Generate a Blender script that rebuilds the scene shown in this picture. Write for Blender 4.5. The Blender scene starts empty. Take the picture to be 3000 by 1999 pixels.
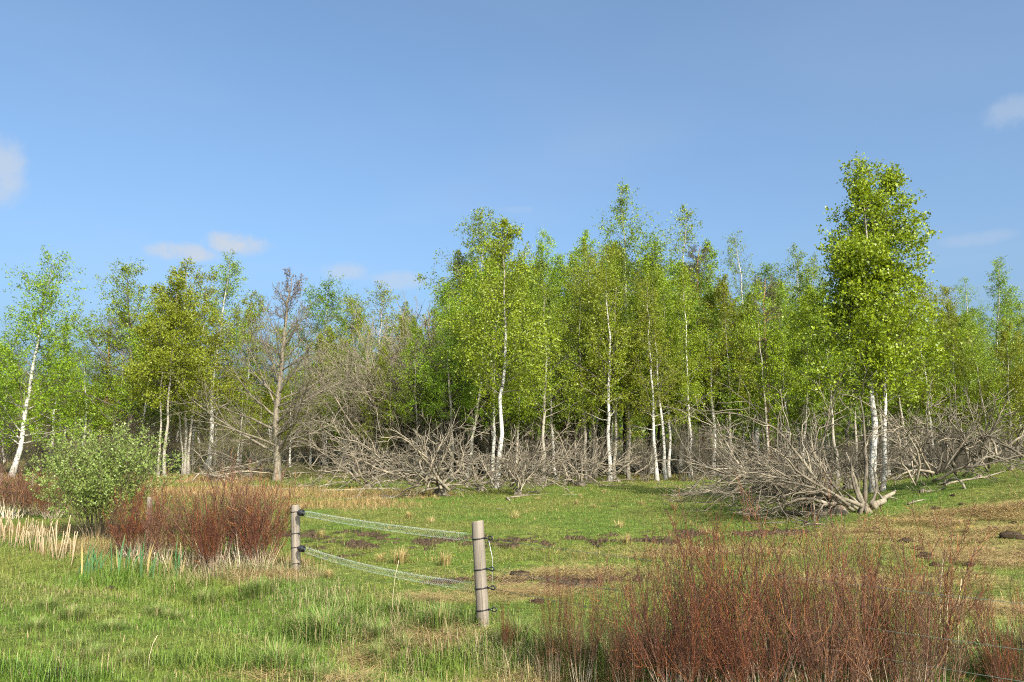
import bpy, math
import numpy as np

# ------------------------------------------------------------------ camera, sky, sun
SC = bpy.context.scene
F, CX, CY = 2333.0, 1500.0, 999.5          # photograph: 3000 x 1999, 28 mm lens
PITCH = math.atan(290.5 / F)
CAMZ = 2.1
cam = bpy.data.cameras.new('camera'); cam.lens = 28.0; cam.sensor_width = 36.0
cam.clip_start = 0.1; cam.clip_end = 8000
cam_o = bpy.data.objects.new('camera', cam); SC.collection.objects.link(cam_o)
cam_o.location = (0, 0, CAMZ); cam_o.rotation_euler = (math.pi / 2 + PITCH, 0, 0)
SC.camera = cam_o

SUN_AZ = math.radians(27.0)      # towards the right, behind the camera
SUN_EL = math.radians(36.0)
sun_dir = np.array([math.sin(SUN_AZ) * math.cos(SUN_EL), -math.cos(SUN_AZ) * math.cos(SUN_EL), math.sin(SUN_EL)])
W = bpy.data.worlds.new('World'); SC.world = W; W.use_nodes = True


def build_world():
    nt = W.node_tree; N = nt.nodes; L = nt.links
    N.clear()
    out = N.new('ShaderNodeOutputWorld'); bg = N.new('ShaderNodeBackground')
    sky = N.new('ShaderNodeTexSky'); sky.sky_type = 'NISHITA'; sky.sun_disc = False
    sky.sun_elevation = SUN_EL; sky.sun_rotation = math.pi - SUN_AZ
    sky.air_density = 0.65; sky.dust_density = 6.2; sky.ozone_density = 3.0
    bg.inputs['Strength'].default_value = 0.15
    geo = N.new('ShaderNodeTexCoord')
    sep = N.new('ShaderNodeSeparateXYZ'); L.new(geo.outputs['Generated'], sep.inputs[0])
    # thin low cloud, laid on a flat layer overhead
    zc = N.new('ShaderNodeMath'); zc.operation = 'MAXIMUM'; zc.inputs[1].default_value = 0.03
    L.new(sep.outputs['Z'], zc.inputs[0])
    dx = N.new('ShaderNodeMath'); dx.operation = 'DIVIDE'; L.new(sep.outputs['X'], dx.inputs[0]); L.new(zc.outputs[0], dx.inputs[1])
    dy = N.new('ShaderNodeMath'); dy.operation = 'DIVIDE'; L.new(sep.outputs['Y'], dy.inputs[0]); L.new(zc.outputs[0], dy.inputs[1])
    cmb = N.new('ShaderNodeCombineXYZ'); L.new(dx.outputs[0], cmb.inputs[0]); L.new(dy.outputs[0], cmb.inputs[1])

    def noise(vec, scale, detail, rough):
        n = N.new('ShaderNodeTexNoise'); n.inputs['Scale'].default_value = scale
        n.inputs['Detail'].default_value = detail; n.inputs['Roughness'].default_value = rough
        L.new(vec, n.inputs['Vector']); return n.outputs['Fac']

    def mrange(v, a, b, c=0.0, d=1.0):
        m = N.new('ShaderNodeMapRange'); m.inputs[1].default_value = a; m.inputs[2].default_value = b
        m.inputs[3].default_value = c; m.inputs[4].default_value = d
        m.interpolation_type = 'SMOOTHSTEP'; L.new(v, m.inputs[0]); return m.outputs[0]

    def mul(a, b):
        m = N.new('ShaderNodeMath'); m.operation = 'MULTIPLY'
        L.new(a, m.inputs[0])
        if isinstance(b, float): m.inputs[1].default_value = b
        else: L.new(b, m.inputs[1])
        return m.outputs[0]
    veil = mrange(noise(cmb.outputs[0], 0.55, 3.0, 0.55), 0.42, 0.85, 0.0, 0.20)
    # small flat cumulus puffs, each with its own place in the sky
    puff_noise = noise(geo.outputs['Generated'], 22.0, 8.0, 0.66)
    puffs = None
    for (px, py, sx, sy, amt) in CLOUDS:
        d = pix_dir(px, py); d = d / np.linalg.norm(d)
        sub = N.new('ShaderNodeVectorMath'); sub.operation = 'SUBTRACT'
        L.new(geo.outputs['Generated'], sub.inputs[0]); sub.inputs[1].default_value = tuple(d)
        sc = N.new('ShaderNodeVectorMath'); sc.operation = 'MULTIPLY'
        L.new(sub.outputs[0], sc.inputs[0]); sc.inputs[1].default_value = (1 / sx, 1 / sx, 1 / sy)
        ln = N.new('ShaderNodeVectorMath'); ln.operation = 'LENGTH'; L.new(sc.outputs[0], ln.inputs[0])
        g = mrange(ln.outputs['Value'], 0.0, 1.25, 1.0, 0.0)
        g = mul(mrange(mul(g, puff_noise), 0.20, 0.50), amt * .95)
        if puffs is None: puffs = g
        else:
            a = N.new('ShaderNodeMath'); a.operation = 'MAXIMUM'; L.new(puffs, a.inputs[0]); L.new(g, a.inputs[1]); puffs = a.outputs[0]
    mx = N.new('ShaderNodeMath'); mx.operation = 'MAXIMUM'; L.new(veil, mx.inputs[0]); L.new(puffs, mx.inputs[1])
    mix = N.new('ShaderNodeMix'); mix.data_type = 'RGBA'
    L.new(mx.outputs[0], mix.inputs['Factor'])
    wb = N.new('ShaderNodeMix'); wb.data_type = 'RGBA'; wb.blend_type = 'MULTIPLY'; wb.inputs['Factor'].default_value = 1.0
    L.new(sky.outputs[0], wb.inputs['A']); wb.inputs['B'].default_value = (1.10, 1.28, 1.24, 1)      # white balance
    L.new(wb.outputs['Result'], mix.inputs['A']); mix.inputs['B'].default_value = (2.45, 2.7, 3.05, 1)
    L.new(mix.outputs['Result'], bg.inputs['Color']); L.new(bg.outputs[0], out.inputs[0])


def pix_dir(px, py):
    a, b = (px - CX), (CY - py)
    c, s = math.cos(PITCH), math.sin(PITCH)
    return np.array([a, F * c - b * s, F * s + b * c])


CLOUDS = [(690, 715, .065, .026, 1.0), (540, 740, .07, .022, .9), (1010, 795, .06, .022, .6), (1150, 820, .07, .022, .5),
          (-15, 500, .05, .07, .7), (2960, 330, .06, .03, .35), (2860, 700, .07, .015, .25), (1510, 615, .05, .01, .2)]
build_world()
sun = bpy.data.lights.new('sun', 'SUN'); sun.energy = 5.0; sun.angle = math.radians(0.55); sun.color = (1.0, 0.93, 0.82)
sun_o = bpy.data.objects.new('sun', sun); SC.collection.objects.link(sun_o); sun_o.location = (10, -10, 30)
from mathutils import Vector
sun_o.rotation_euler = Vector(sun_dir).to_track_quat('Z', 'Y').to_euler()
VS = SC.view_settings
VS.view_transform = 'Standard'; VS.look = 'None'; VS.gamma = 1.0; VS.exposure = 0.76; VS.use_curve_mapping = False
SC.render.engine = 'CYCLES'
SC.cycles.use_denoising = False; SC.cycles.filter_width = 1.1
SC.cycles.max_bounces = 6; SC.cycles.diffuse_bounces = 3; SC.cycles.transmission_bounces = 4; SC.cycles.glossy_bounces = 2

# ------------------------------------------------------------------ helpers
RNG = np.random.default_rng(7)
COL = SC.collection
K = 3000 / 2353.0                    # many positions were read off a 2353-pixel-wide view


def hash2(ix, iy, seed):
    n = (ix * 374761393 + iy * 668265263 + seed * 1442695041) & 0xFFFFFFFF
    n = ((n ^ (n >> 13)) * 1274126177) & 0xFFFFFFFF
    return ((n ^ (n >> 16)) & 0xFFFF) / 65535.0


def vnoise(x, y, seed=0):
    x = np.asarray(x, float); y = np.asarray(y, float)
    ix = np.floor(x).astype(np.int64); iy = np.floor(y).astype(np.int64)
    fx = x - ix; fy = y - iy
    fx = fx * fx * (3 - 2 * fx); fy = fy * fy * (3 - 2 * fy)
    a = hash2(ix, iy, seed); b = hash2(ix + 1, iy, seed); c = hash2(ix, iy + 1, seed); d = hash2(ix + 1, iy + 1, seed)
    return (a * (1 - fx) + b * fx) * (1 - fy) + (c * (1 - fx) + d * fx) * fy


def fbm(x, y, seed=0, oct=4):
    s = 0; a = .5; t = 0
    for o in range(oct):
        s = s + a * vnoise(x * 2 ** o, y * 2 ** o, seed + o * 17); t += a; a *= .55
    return s / t


def sstep(v, a, b):
    t = np.clip((v - a) / (b - a), 0, 1); return t * t * (3 - 2 * t)


def seg_dist(x, y, pts):
    d = np.full(np.shape(x), 1e9)
    for (x0, y0), (x1, y1) in zip(pts[:-1], pts[1:]):
        vx, vy = x1 - x0, y1 - y0
        t = np.clip(((x - x0) * vx + (y - y0) * vy) / (vx * vx + vy * vy), 0, 1)
        d = np.minimum(d, np.hypot(x - x0 - t * vx, y - y0 - t * vy))
    return d


DITCH = [(-26, 21.5), (-11.5, 16.3), (-7.2, 13.6), (-4.6, 12.4), (-2.0, 9.0), (0.6, 7.6), (4.0, 6.8), (9, 6.0)]


def height(x, y):
    x = np.asarray(x, float); y = np.asarray(y, float)
    r = np.hypot(x, y)
    near = 1 - sstep(r, 55, 160)
    h = .10 * (fbm(x * .22, y * .22, 3) - .5) * near
    h = h + .075 * (fbm(x * 1.3, y * 1.3, 5, 3) - .5) * near
    rough = np.exp(-(((x - 0) / 9) ** 2 + ((y - 16) / 5) ** 2))
    h = h + .10 * (fbm(x * 2.1, y * 2.1, 9, 3) - .5) * rough
    h = h + 2.6 * np.exp(-(((x - 21) / 8.5) ** 2 + ((y - 21.5) / 8.5) ** 2))      # bank on the right
    h = h - .16 * np.exp(-(((x + 4) / 6) ** 2 + ((y - 15) / 4) ** 2))
    h = h - .30 * np.exp(-(seg_dist(x, y, DITCH) / .75) ** 2)
    h = h + 1.9 * sstep(y, 48, 85) * (1 - .6 * sstep(x, 0, 40))
    h = h + 2.0 * sstep(r, 120, 900)
    return h


_T = np.concatenate([np.linspace(3, 60, 2400), np.linspace(60.1, 300, 1200)])


def at(px, py):
    """point of the ground seen at a pixel of the photograph"""
    d = pix_dir(px, py); d = d / d[1]
    P = np.array([0, 0, CAMZ])[None] + _T[:, None] * d[None]
    g = P[:, 2] - height(P[:, 0], P[:, 1])
    i = np.argmax(g < 0) if (g < 0).any() else len(_T) - 1
    x, y = P[i, 0], P[i, 1]
    return np.array([x, y, float(height(x, y))])


def at2(px, py): return at(px * K, py * K)


def at_depth(px, py, y):
    d = pix_dir(px, py); d = d / d[1]
    return np.array([0, 0, CAMZ]) + y * d


def on_ground(x, y): return np.array([x, y, float(height(x, y))])


def make_mesh(name, V, Fq=None, Ft=None, col=None, mat=None, smooth=True):
    me = bpy.data.meshes.new(name)
    V = np.ascontiguousarray(V, np.float32)
    me.vertices.add(len(V)); me.vertices.foreach_set('co', V.ravel())
    idx = []; tot = []
    if Fq is not None and len(Fq):
        Fq = np.asarray(Fq); idx.append(Fq.ravel()); tot.append(np.full(len(Fq), 4))
    if Ft is not None and len(Ft):
        Ft = np.asarray(Ft); idx.append(Ft.ravel()); tot.append(np.full(len(Ft), 3))
    idx = np.concatenate(idx).astype(np.int32); tot = np.concatenate(tot).astype(np.int32)
    me.loops.add(len(idx)); me.loops.foreach_set('vertex_index', idx)
    me.polygons.add(len(tot))
    st = np.concatenate([[0], np.cumsum(tot)[:-1]]).astype(np.int32)
    me.polygons.foreach_set('loop_start', st); me.polygons.foreach_set('loop_total', tot)
    if smooth: me.polygons.foreach_set('use_smooth', np.ones(len(tot), bool))
    if col is not None:
        col = np.asarray(col, np.float32)
        if col.ndim == 1: col = np.stack([col, col, col], 1)
        if col.shape[1] == 3: col = np.concatenate([col, np.ones((len(col), 1), np.float32)], 1)
        a = me.attributes.new('tint', 'FLOAT_COLOR', 'POINT'); a.data.foreach_set('color', np.ascontiguousarray(col).ravel())
    me.update(calc_edges=True)
    if mat is not None: me.materials.append(mat)
    return me


class MB:
    """collects shapes for one mesh"""
    def __init__(s): s.V = []; s.Q = []; s.T = []; s.C = []; s.n = 0

    def add(s, V, Q=None, T=None, C=None):
        V = np.asarray(V, float).reshape(-1, 3)
        if Q is not None and len(Q): s.Q.append(np.asarray(Q) + s.n)
        if T is not None and len(T): s.T.append(np.asarray(T) + s.n)
        if C is None: C = np.ones((len(V), 3))
        C = np.asarray(C, float)
        if C.ndim == 0: C = np.full((len(V), 3), float(C))
        if C.ndim == 1: C = np.stack([C] * 3, 1) if len(C) == len(V) and len(V) != 3 else np.tile(C, (len(V), 1))
        s.C.append(C); s.V.append(V); s.n += len(V)

    def tubes(s, P, R, S=5, C=None, cap=False):
        P = np.asarray(P, float); R = np.asarray(R, float)
        if P.ndim == 2: P = P[None]; R = R[None]
        M, n, _ = P.shape
        T = np.gradient(P, axis=1); T /= np.linalg.norm(T, axis=2, keepdims=True) + 1e-9
        mean = P[:, -1] - P[:, 0]; mean = np.abs(mean)
        ref = np.eye(3)[np.argmin(mean, axis=1)][:, None, :]
        A = np.cross(T, np.broadcast_to(ref, T.shape)); A /= np.linalg.norm(A, axis=2, keepdims=True) + 1e-9
        B = np.cross(T, A)
        th = np.arange(S) * 2 * math.pi / S
        V = P[:, :, None, :] + R[:, :, None, None] * (np.cos(th)[None, None, :, None] * A[:, :, None, :] + np.sin(th)[None, None, :, None] * B[:, :, None, :])
        base = (np.arange(M) * n * S)[:, None, None] + (np.arange(n - 1) * S)[None, :, None]
        k = np.arange(S)[None, None, :]; k2 = (k + 1) % S
        Q = np.stack([base + k, base + k2, base + S + k2, base + S + k], -1).reshape(-1, 4)
        Tf = []
        if cap:
            for m in range(M):
                for e in (0, n - 1):
                    b = m * n * S + e * S
                    for j in range(1, S - 1):
                        Tf.append((b, b + j, b + j + 1) if e else (b, b + j + 1, b + j))
        if C is not None:
            C = np.asarray(C, float)
            C = np.broadcast_to(C[..., None] if C.ndim == 2 else C, (M, n, 3))
            C = np.repeat(C[:, :, None, :], S, 2).reshape(-1, 3)
        s.add(V.reshape(-1, 3), Q, np.array(Tf) if Tf else None, C)

    def mesh(s, name, mat=None, smooth=True):
        return make_mesh(name, np.concatenate(s.V), np.concatenate(s.Q) if s.Q else None, np.concatenate(s.T) if s.T else None, np.concatenate(s.C), mat, smooth)


def obj(name, me, parent=None, loc=None, rot=None, sc=None):
    o = bpy.data.objects.new(name, me); COL.objects.link(o)
    if parent is not None: o.parent = parent
    if loc is not None: o.location = tuple(float(v) for v in loc)
    if rot is not None: o.rotation_euler = rot
    if sc is not None: o.scale = sc if not np.isscalar(sc) else (sc, sc, sc)
    return o


def tag(o, label, cat, group=None):
    o['label'] = label; o['category'] = cat
    if group: o['group'] = group
    return o


def thing(name, label, cat, loc, rot=(0, 0, 0), sc=1.0, group=None):
    return tag(obj(name, None, None, loc, rot, sc), label, cat, group)


def kind(o, k): o['kind'] = k; return o


# ------------------------------------------------------------------ materials
class NT:
    def __init__(s, name):
        s.m = bpy.data.materials.new(name); s.m.use_nodes = True
        s.t = s.m.node_tree; s.N = s.t.nodes; s.L = s.t.links; s.N.clear()
        s.out = s.N.new('ShaderNodeOutputMaterial')

    def new(s, t, **kw):
        n = s.N.new(t)
        for k, v in kw.items(): setattr(n, k, v)
        return n

    def put(s, sock, v):
        if hasattr(v, 'is_linked') or isinstance(v, bpy.types.NodeSocket): s.L.new(v, sock)
        elif isinstance(v, (tuple, list)) and len(v) == 3 and sock.type == 'RGBA': sock.default_value = (*v, 1)
        else: sock.default_value = v

    def attr(s): return s.new('ShaderNodeAttribute', attribute_name='tint').outputs['Color']

    def coord(s, sc=(1, 1, 1), which='Object'):
        tc = s.new('ShaderNodeTexCoord'); mp = s.new('ShaderNodeMapping'); mp.inputs['Scale'].default_value = sc
        s.L.new(tc.outputs[which], mp.inputs[0]); return mp.outputs[0]

    def noise(s, vec, scale, detail=3, rough=.55):
        n = s.new('ShaderNodeTexNoise'); n.inputs['Scale'].default_value = scale; n.inputs['Detail'].default_value = detail
        n.inputs['Roughness'].default_value = rough; s.put(n.inputs['Vector'], vec); return n.outputs['Fac']

    def ramp(s, v, a, b, c=0., d=1.):
        m = s.new('ShaderNodeMapRange', interpolation_type='SMOOTHSTEP')
        for i, q in enumerate((a, b, c, d)): m.inputs[i + 1].default_value = q
        s.put(m.inputs[0], v); return m.outputs[0]

    def mix(s, f, a, b, mode='MIX'):
        n = s.new('ShaderNodeMix', data_type='RGBA', blend_type=mode)
        s.put(n.inputs['Factor'], f); s.put(n.inputs['A'], a); s.put(n.inputs['B'], b); return n.outputs['Result']

    def math(s, op, a, b=0.):
        n = s.new('ShaderNodeMath', operation=op); s.put(n.inputs[0], a); s.put(n.inputs[1], b); return n.outputs[0]

    def pbr(s, col, rough=.8, spec=.3, bump=None, dist=.01, strength=.6):
        p = s.new('ShaderNodeBsdfPrincipled'); s.put(p.inputs['Base Color'], col); s.put(p.inputs['Roughness'], rough)
        p.inputs['Specular IOR Level'].default_value = spec
        if bump is not None:
            b = s.new('ShaderNodeBump'); b.inputs['Distance'].default_value = dist; b.inputs['Strength'].default_value = strength
            s.put(b.inputs['Height'], bump); s.L.new(b.outputs[0], p.inputs['Normal'])
        return p.outputs[0]

    def end(s, sh): s.L.new(sh, s.out.inputs[0]); return s.m


def leaf_mat(name, ca, cb, trans=.38, rough=.42, spec=.35):
    n = NT(name)
    a = n.attr(); sep = n.new('ShaderNodeSeparateColor'); n.L.new(a, sep.inputs[0])
    c = n.mix(sep.outputs[0], ca, cb)
    oi = n.new('ShaderNodeObjectInfo')
    hs = n.new('ShaderNodeHueSaturation'); n.put(hs.inputs['Hue'], n.ramp(oi.outputs['Random'], 0, 1, .488, .508))
    n.put(hs.inputs['Value'], n.ramp(oi.outputs['Random'], 0, 1, .88, 1.12)); n.put(hs.inputs['Color'], c)
    c = hs.outputs[0]
    p = n.pbr(c, rough, spec)
    t = n.new('ShaderNodeBsdfTranslucent'); n.put(t.inputs[0], n.mix(.5, c, (1.0, .92, .35), 'MULTIPLY'))
    m = n.new('ShaderNodeMixShader'); m.inputs[0].default_value = trans
    n.L.new(p, m.inputs[1]); n.L.new(t.outputs[0], m.inputs[2])
    return n.end(m.outputs[0])


M = {}
M['fresh'] = leaf_mat('leaf_fresh', (.12, .20, .010), (.30, .385, .017))
M['green'] = leaf_mat('leaf_green', (.105, .18, .011), (.245, .325, .018))
M['olive'] = leaf_mat('leaf_olive', (.13, .16, .013), (.265, .30, .02))
M['bronze'] = leaf_mat('leaf_bronze', (.12, .07, .03), (.22, .13, .05))
M['dark'] = leaf_mat('leaf_dark', (.065, .12, .011), (.155, .22, .018))
M['greygreen'] = leaf_mat('leaf_grey_green', (.11, .16, .03), (.23, .29, .07), .3)
M['needle'] = leaf_mat('needle', (.045, .06, .02), (.12, .10, .035), .15)
M['heath'] = leaf_mat('heath_twig', (.12, .075, .04), (.2, .14, .075), .15)


def m_birch(name='birch_bark', ca=(.36, .325, .275), cb=(.56, .53, .475)):
    n = NT(name); co = n.coord((1, 1, 1))
    band = n.noise(n.coord((3, 3, 13)), 1.0, 4, .65)
    patch = n.noise(n.coord((5, 5, 2.6)), 1.0, 3, .6)
    marks = n.math('MULTIPLY', n.ramp(band, .52, .62), n.ramp(patch, .42, .56))
    c = n.mix(n.noise(co, 9, 3), ca, cb)
    c = n.mix(marks, c, (.055, .045, .04))
    c = n.mix(n.ramp(patch, .62, .74, 0, .5), c, (.34, .29, .24))
    sep = n.new('ShaderNodeSeparateColor'); n.L.new(n.attr(), sep.inputs[0])
    c = n.mix(sep.outputs[0], (.20, .145, .10), c)
    c = n.mix(sep.outputs[1], (.09, .075, .06), c)
    return n.end(n.pbr(c, .7, .3, n.math('SUBTRACT', patch, marks), .01))


def m_bark(name, ca, cb, streak=(14, 14, 2.2)):
    n = NT(name)
    b = n.noise(n.coord(streak), 1.0, 5, .65); p = n.noise(n.coord((3, 3, 3)), 1.0, 3)
    c = n.mix(n.ramp(b, .35, .65), ca, cb)
    c = n.mix(n.ramp(p, .5, .7, 0, .45), c, tuple(v * .6 for v in ca))
    sep = n.new('ShaderNodeSeparateColor'); n.L.new(n.attr(), sep.inputs[0])
    c = n.mix(n.ramp(sep.outputs[0], 0, 1, .45, 0), c, tuple(min(1, v * 1.2) for v in ca))
    return n.end(n.pbr(c, .85, .2, b, .015))


M['birch'] = m_birch()
M['birch_dull'] = m_birch('birch_bark_dull', (.20, .17, .125), (.36, .32, .26))
M['bark_dark'] = m_bark('bark_dark', (.055, .045, .035), (.12, .10, .08))
M['bark_oak'] = m_bark('bark_oak', (.10, .083, .06), (.215, .18, .13))
M['bark_pine'] = m_bark('bark_pine', (.16, .085, .05), (.33, .18, .11))


def m_dead():
    n = NT('dead_wood')
    b = n.noise(n.coord((2.3, 2.3, 2.3)), 1.0, 4, .6); g = n.noise(n.coord((22, 22, 22)), 1.0, 3)
    c = n.mix(n.ramp(b, .3, .7), (.085, .064, .044), (.285, .235, .17))
    c = n.mix(n.ramp(g, .45, .65, 0, .6), c, (.215, .195, .145))
    a = n.attr(); c = n.mix(1.0, c, a, 'MULTIPLY')
    return n.end(n.pbr(c, .85, .2, g, .01))


M['dead'] = m_dead()


def m_attr(name, rough=.8, spec=.2, vary=.25, scale=20, trans=0., per_object=False):
    n = NT(name)
    c = n.attr(); g = n.noise(n.coord(), scale, 3)
    c = n.mix(1.0, c, n.mix(g, (1 - vary,) * 3, (1 + vary,) * 3), 'MULTIPLY')
    if per_object:
        oi = n.new('ShaderNodeObjectInfo'); hs = n.new('ShaderNodeHueSaturation')
        n.put(hs.inputs['Hue'], n.ramp(oi.outputs['Random'], 0, 1, .49, .515)); n.put(hs.inputs['Saturation'], n.ramp(oi.outputs['Random'], 0, 1, 1.12, .86))
        n.put(hs.inputs['Value'], n.ramp(oi.outputs['Random'], 0, 1, .8, 1.3)); n.put(hs.inputs['Color'], c); c = hs.outputs[0]
    p = n.pbr(c, rough, spec)
    if trans:
        t = n.new('ShaderNodeBsdfTranslucent'); n.put(t.inputs[0], n.mix(.5, c, (1.0, .95, .45), 'MULTIPLY'))
        m = n.new('ShaderNodeMixShader'); m.inputs[0].default_value = trans
        n.L.new(p, m.inputs[1]); n.L.new(t.outputs[0], m.inputs[2]); p = m.outputs[0]
    return n.end(p)


M['twig'] = m_attr('willow_twig', .55, .3, .25, 20, 0., True)
M['blade'] = m_attr('grass_blade', .5, .3, .18, 3, .3)
M['straw'] = m_attr('straw', .6, .3, .2, 12, .1)
M['petal'] = m_attr('petal', .6, .2, .1)


def m_post():
    n = NT('post_wood')
    g = n.noise(n.coord((38, 38, 1.6)), 1.0, 5, .6); k = n.noise(n.coord((7, 7, 3)), 1.0, 2)
    crack = n.noise(n.coord((55, 55, 1.1)), 1.0, 2, .4)
    c = n.mix(n.ramp(g, .3, .7), (.125, .103, .083), (.225, .188, .15))
    c = n.mix(n.ramp(k, .62, .7, 0, .6), c, (.21, .15, .105))
    c = n.mix(n.ramp(crack, .60, .68, 0, .8), c, (.10, .075, .055))
    c = n.mix(1.0, c, n.attr(), 'MULTIPLY')
    return n.end(n.pbr(c, .8, .25, n.math('SUBTRACT', g, n.ramp(crack, .66, .72)), .004))


M['post'] = m_post()


def m_plain(name, col, rough, spec=.5, metal=0.):
    n = NT(name); p = n.new('ShaderNodeBsdfPrincipled')
    g = n.noise(n.coord(), 60, 3)
    n.put(p.inputs['Base Color'], n.mix(g, tuple(v * .8 for v in col), tuple(v * 1.2 for v in col)))
    n.put(p.inputs['Roughness'], n.ramp(g, 0, 1, rough * .85, rough * 1.15))
    p.inputs['Metallic'].default_value = metal; p.inputs['Specular IOR Level'].default_value = spec
    return n.end(p.outputs[0])


M['black'] = m_plain('black_plastic', (.012, .012, .014), .38)
M['zinc'] = m_plain('zinc_wire', (.62, .66, .64), .42, .5, .35)
M['zinc_green'] = m_plain('green_zinc_wire', (.34, .40, .36), .5, .4, .1)
M['wire_dark'] = m_plain('dark_wire', (.09, .12, .10), .5)


def m_soil():
    n = NT('soil'); b = n.noise(n.coord(), 14, 5, .65)
    c = n.mix(n.ramp(b, .3, .7), (.024, .016, .009), (.075, .049, .028))
    return n.end(n.pbr(c, .9, .2, b, .03, .9))


M['soil'] = m_soil()


def m_ground():
    n = NT('ground'); co = n.coord()
    a = n.attr(); g = n.noise(co, 7, 5, .65); g2 = n.noise(co, 55, 3, .6); g3 = n.noise(co, .8, 4, .6)
    c = n.mix(1.0, a, n.mix(n.ramp(g, .3, .7), (.55, .52, .5), (1.35, 1.38, 1.25)), 'MULTIPLY')
    c = n.mix(1.0, c, n.mix(n.ramp(g2, .3, .7), (.6, .6, .6), (1.4, 1.4, 1.4)), 'MULTIPLY')
    c = n.mix(1.0, c, n.mix(n.ramp(g3, .35, .65), (.85, .9, .8), (1.15, 1.08, 1.1)), 'MULTIPLY')
    return n.end(n.pbr(c, .9, .15, n.math('ADD', g, g2), .04, .7))


M['ground'] = m_ground()

# ------------------------------------------------------------------ what covers the ground where
def blob(px, py, rx, ry):
    c = at(px, py); return (c[0], c[1], rx, ry)


MUD = [blob(960, 1570, 1.9, 1.0), blob(1060, 1600, 2.0, 1.1), blob(1290, 1585, 2.2, 1.0), blob(960, 1630, .8, .5), blob(1180, 1590, 1.5, .8),
       blob(1700, 1580, 3.0, .9), blob(1900, 1570, 2.6, .8), blob(2060, 1565, 1.5, .7), blob(1560, 1700, 1.1, .75), blob(1700, 1705, 1.1, .7), blob(1330, 1700, .6, .25),
       blob(2300, 1560, 1.0, .5)]
DRY = [blob(600, 1440, 5.0, 4.0), blob(850, 1450, 4.0, 3.5), blob(1020, 1480, 3.0, 2.0), blob(520, 1410, 4, 4), blob(1200, 1450, 3.0, 2.0), blob(2250, 1380, 2.5, 2.5), blob(2700, 1340, 4, 4),
       blob(740, 1660, 1.0, 1.0), blob(850, 1690, .7, .6), blob(690, 1640, 1.2, .7), blob(330, 1600, 1.2, 1.0), blob(120, 1560, 2.0, 1.2)]
STRAW = [blob(2980, 1580, 2.6, 2.4), blob(2900, 1500, 3.0, 1.2), blob(2990, 1640, 1.6, .9), blob(2650, 1560, 2.6, .8), blob(1650, 1690, 1.6, .9), blob(1500, 1740, 1.2, .7),
         blob(1300, 1760, .8, .4), blob(2050, 1620, 2.2, .7), blob(1080, 1930, .9, .45), blob(1250, 1890, .6, .35), blob(900, 1990, .6, .3), blob(2600, 1700, 2.0, .7), blob(760, 1690, .6, .5), blob(1650, 1990, .9, .4), blob(2900, 1780, 1.2, .6)]
LUSH = [blob(950, 1830, .65, .4), blob(1000, 1860, .6, .35), blob(1330, 1830, .7, .4), blob(1150, 1800, .7, .4), blob(740, 1740, .7, .4), blob(550, 1740, .9, .5), blob(880, 1960, .5, .3), blob(720, 1960, 1.0, .4),
        blob(1500, 1900, .7, .4), blob(350, 1700, 1.0, .5), blob(1650, 1930, .8, .4), blob(1300, 1960, .7, .3), blob(2480, 1520, 2.0, .6), blob(2640, 1470, 1.5, .7), blob(470, 1700, .6, .4), blob(1800, 1960, 1, .4), blob(100, 1990, 1, .3)]


def field(x, y, blobs, seed, fr, amt=.55):
    w = np.zeros(np.shape(x))
    for (cx, cy, rx, ry) in blobs:
        w = np.maximum(w, 1 - np.sqrt(((x - cx) / rx) ** 2 + ((y - cy) / ry) ** 2) * .72)
    return np.clip(w, 0, 1) + amt * (fbm(x * fr, y * fr * .75, seed) - .5) * (w > -.6)


def cover(x, y):
    mud = sstep(field(x, y, MUD, 11, 3.0, 3.2), .66, .80) * sstep(field(x, y, MUD, 11, 1.3, 0), .01, .2)
    dry = sstep(field(x, y, DRY, 21, .8, .9), .18, .55)
    straw = sstep(field(x, y, STRAW, 31, 1.4, .9), .2, .6)
    lush = sstep(field(x, y, LUSH, 41, 1.8, .8), .2, .55)
    wood = sstep(y + 6 * (fbm(x * .15, y * .15, 51) - .5), 40, 46)
    return mud, dry, straw, lush, wood


def lerp(a, b, t): return a * (1 - t[:, None]) + np.asarray(b)[None] * t[:, None]


def ground_col(x, y):
    mud, dry, straw, lush, wood = cover(x, y)
    v = fbm(x * .5, y * .5, 61)
    c = np.tile(np.array([.09, .13, .022]), (len(x), 1))
    c = lerp(c, (.12, .135, .030), sstep(v, .4, .65))
    c = lerp(c, (.10, .165, .022), lush * .6)
    c = lerp(c, (.21, .165, .07), dry * .7)
    c = lerp(c, (.25, .17, .078), straw * .55)
    c = lerp(c, (.032, .0215, .012), mud)
    c = lerp(c, (.10, .085, .04), wood * .75)
    far = sstep(np.hypot(x, y), 60, 120)
    c = lerp(c, (.14, .10, .055), far * .8)
    return c


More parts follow.
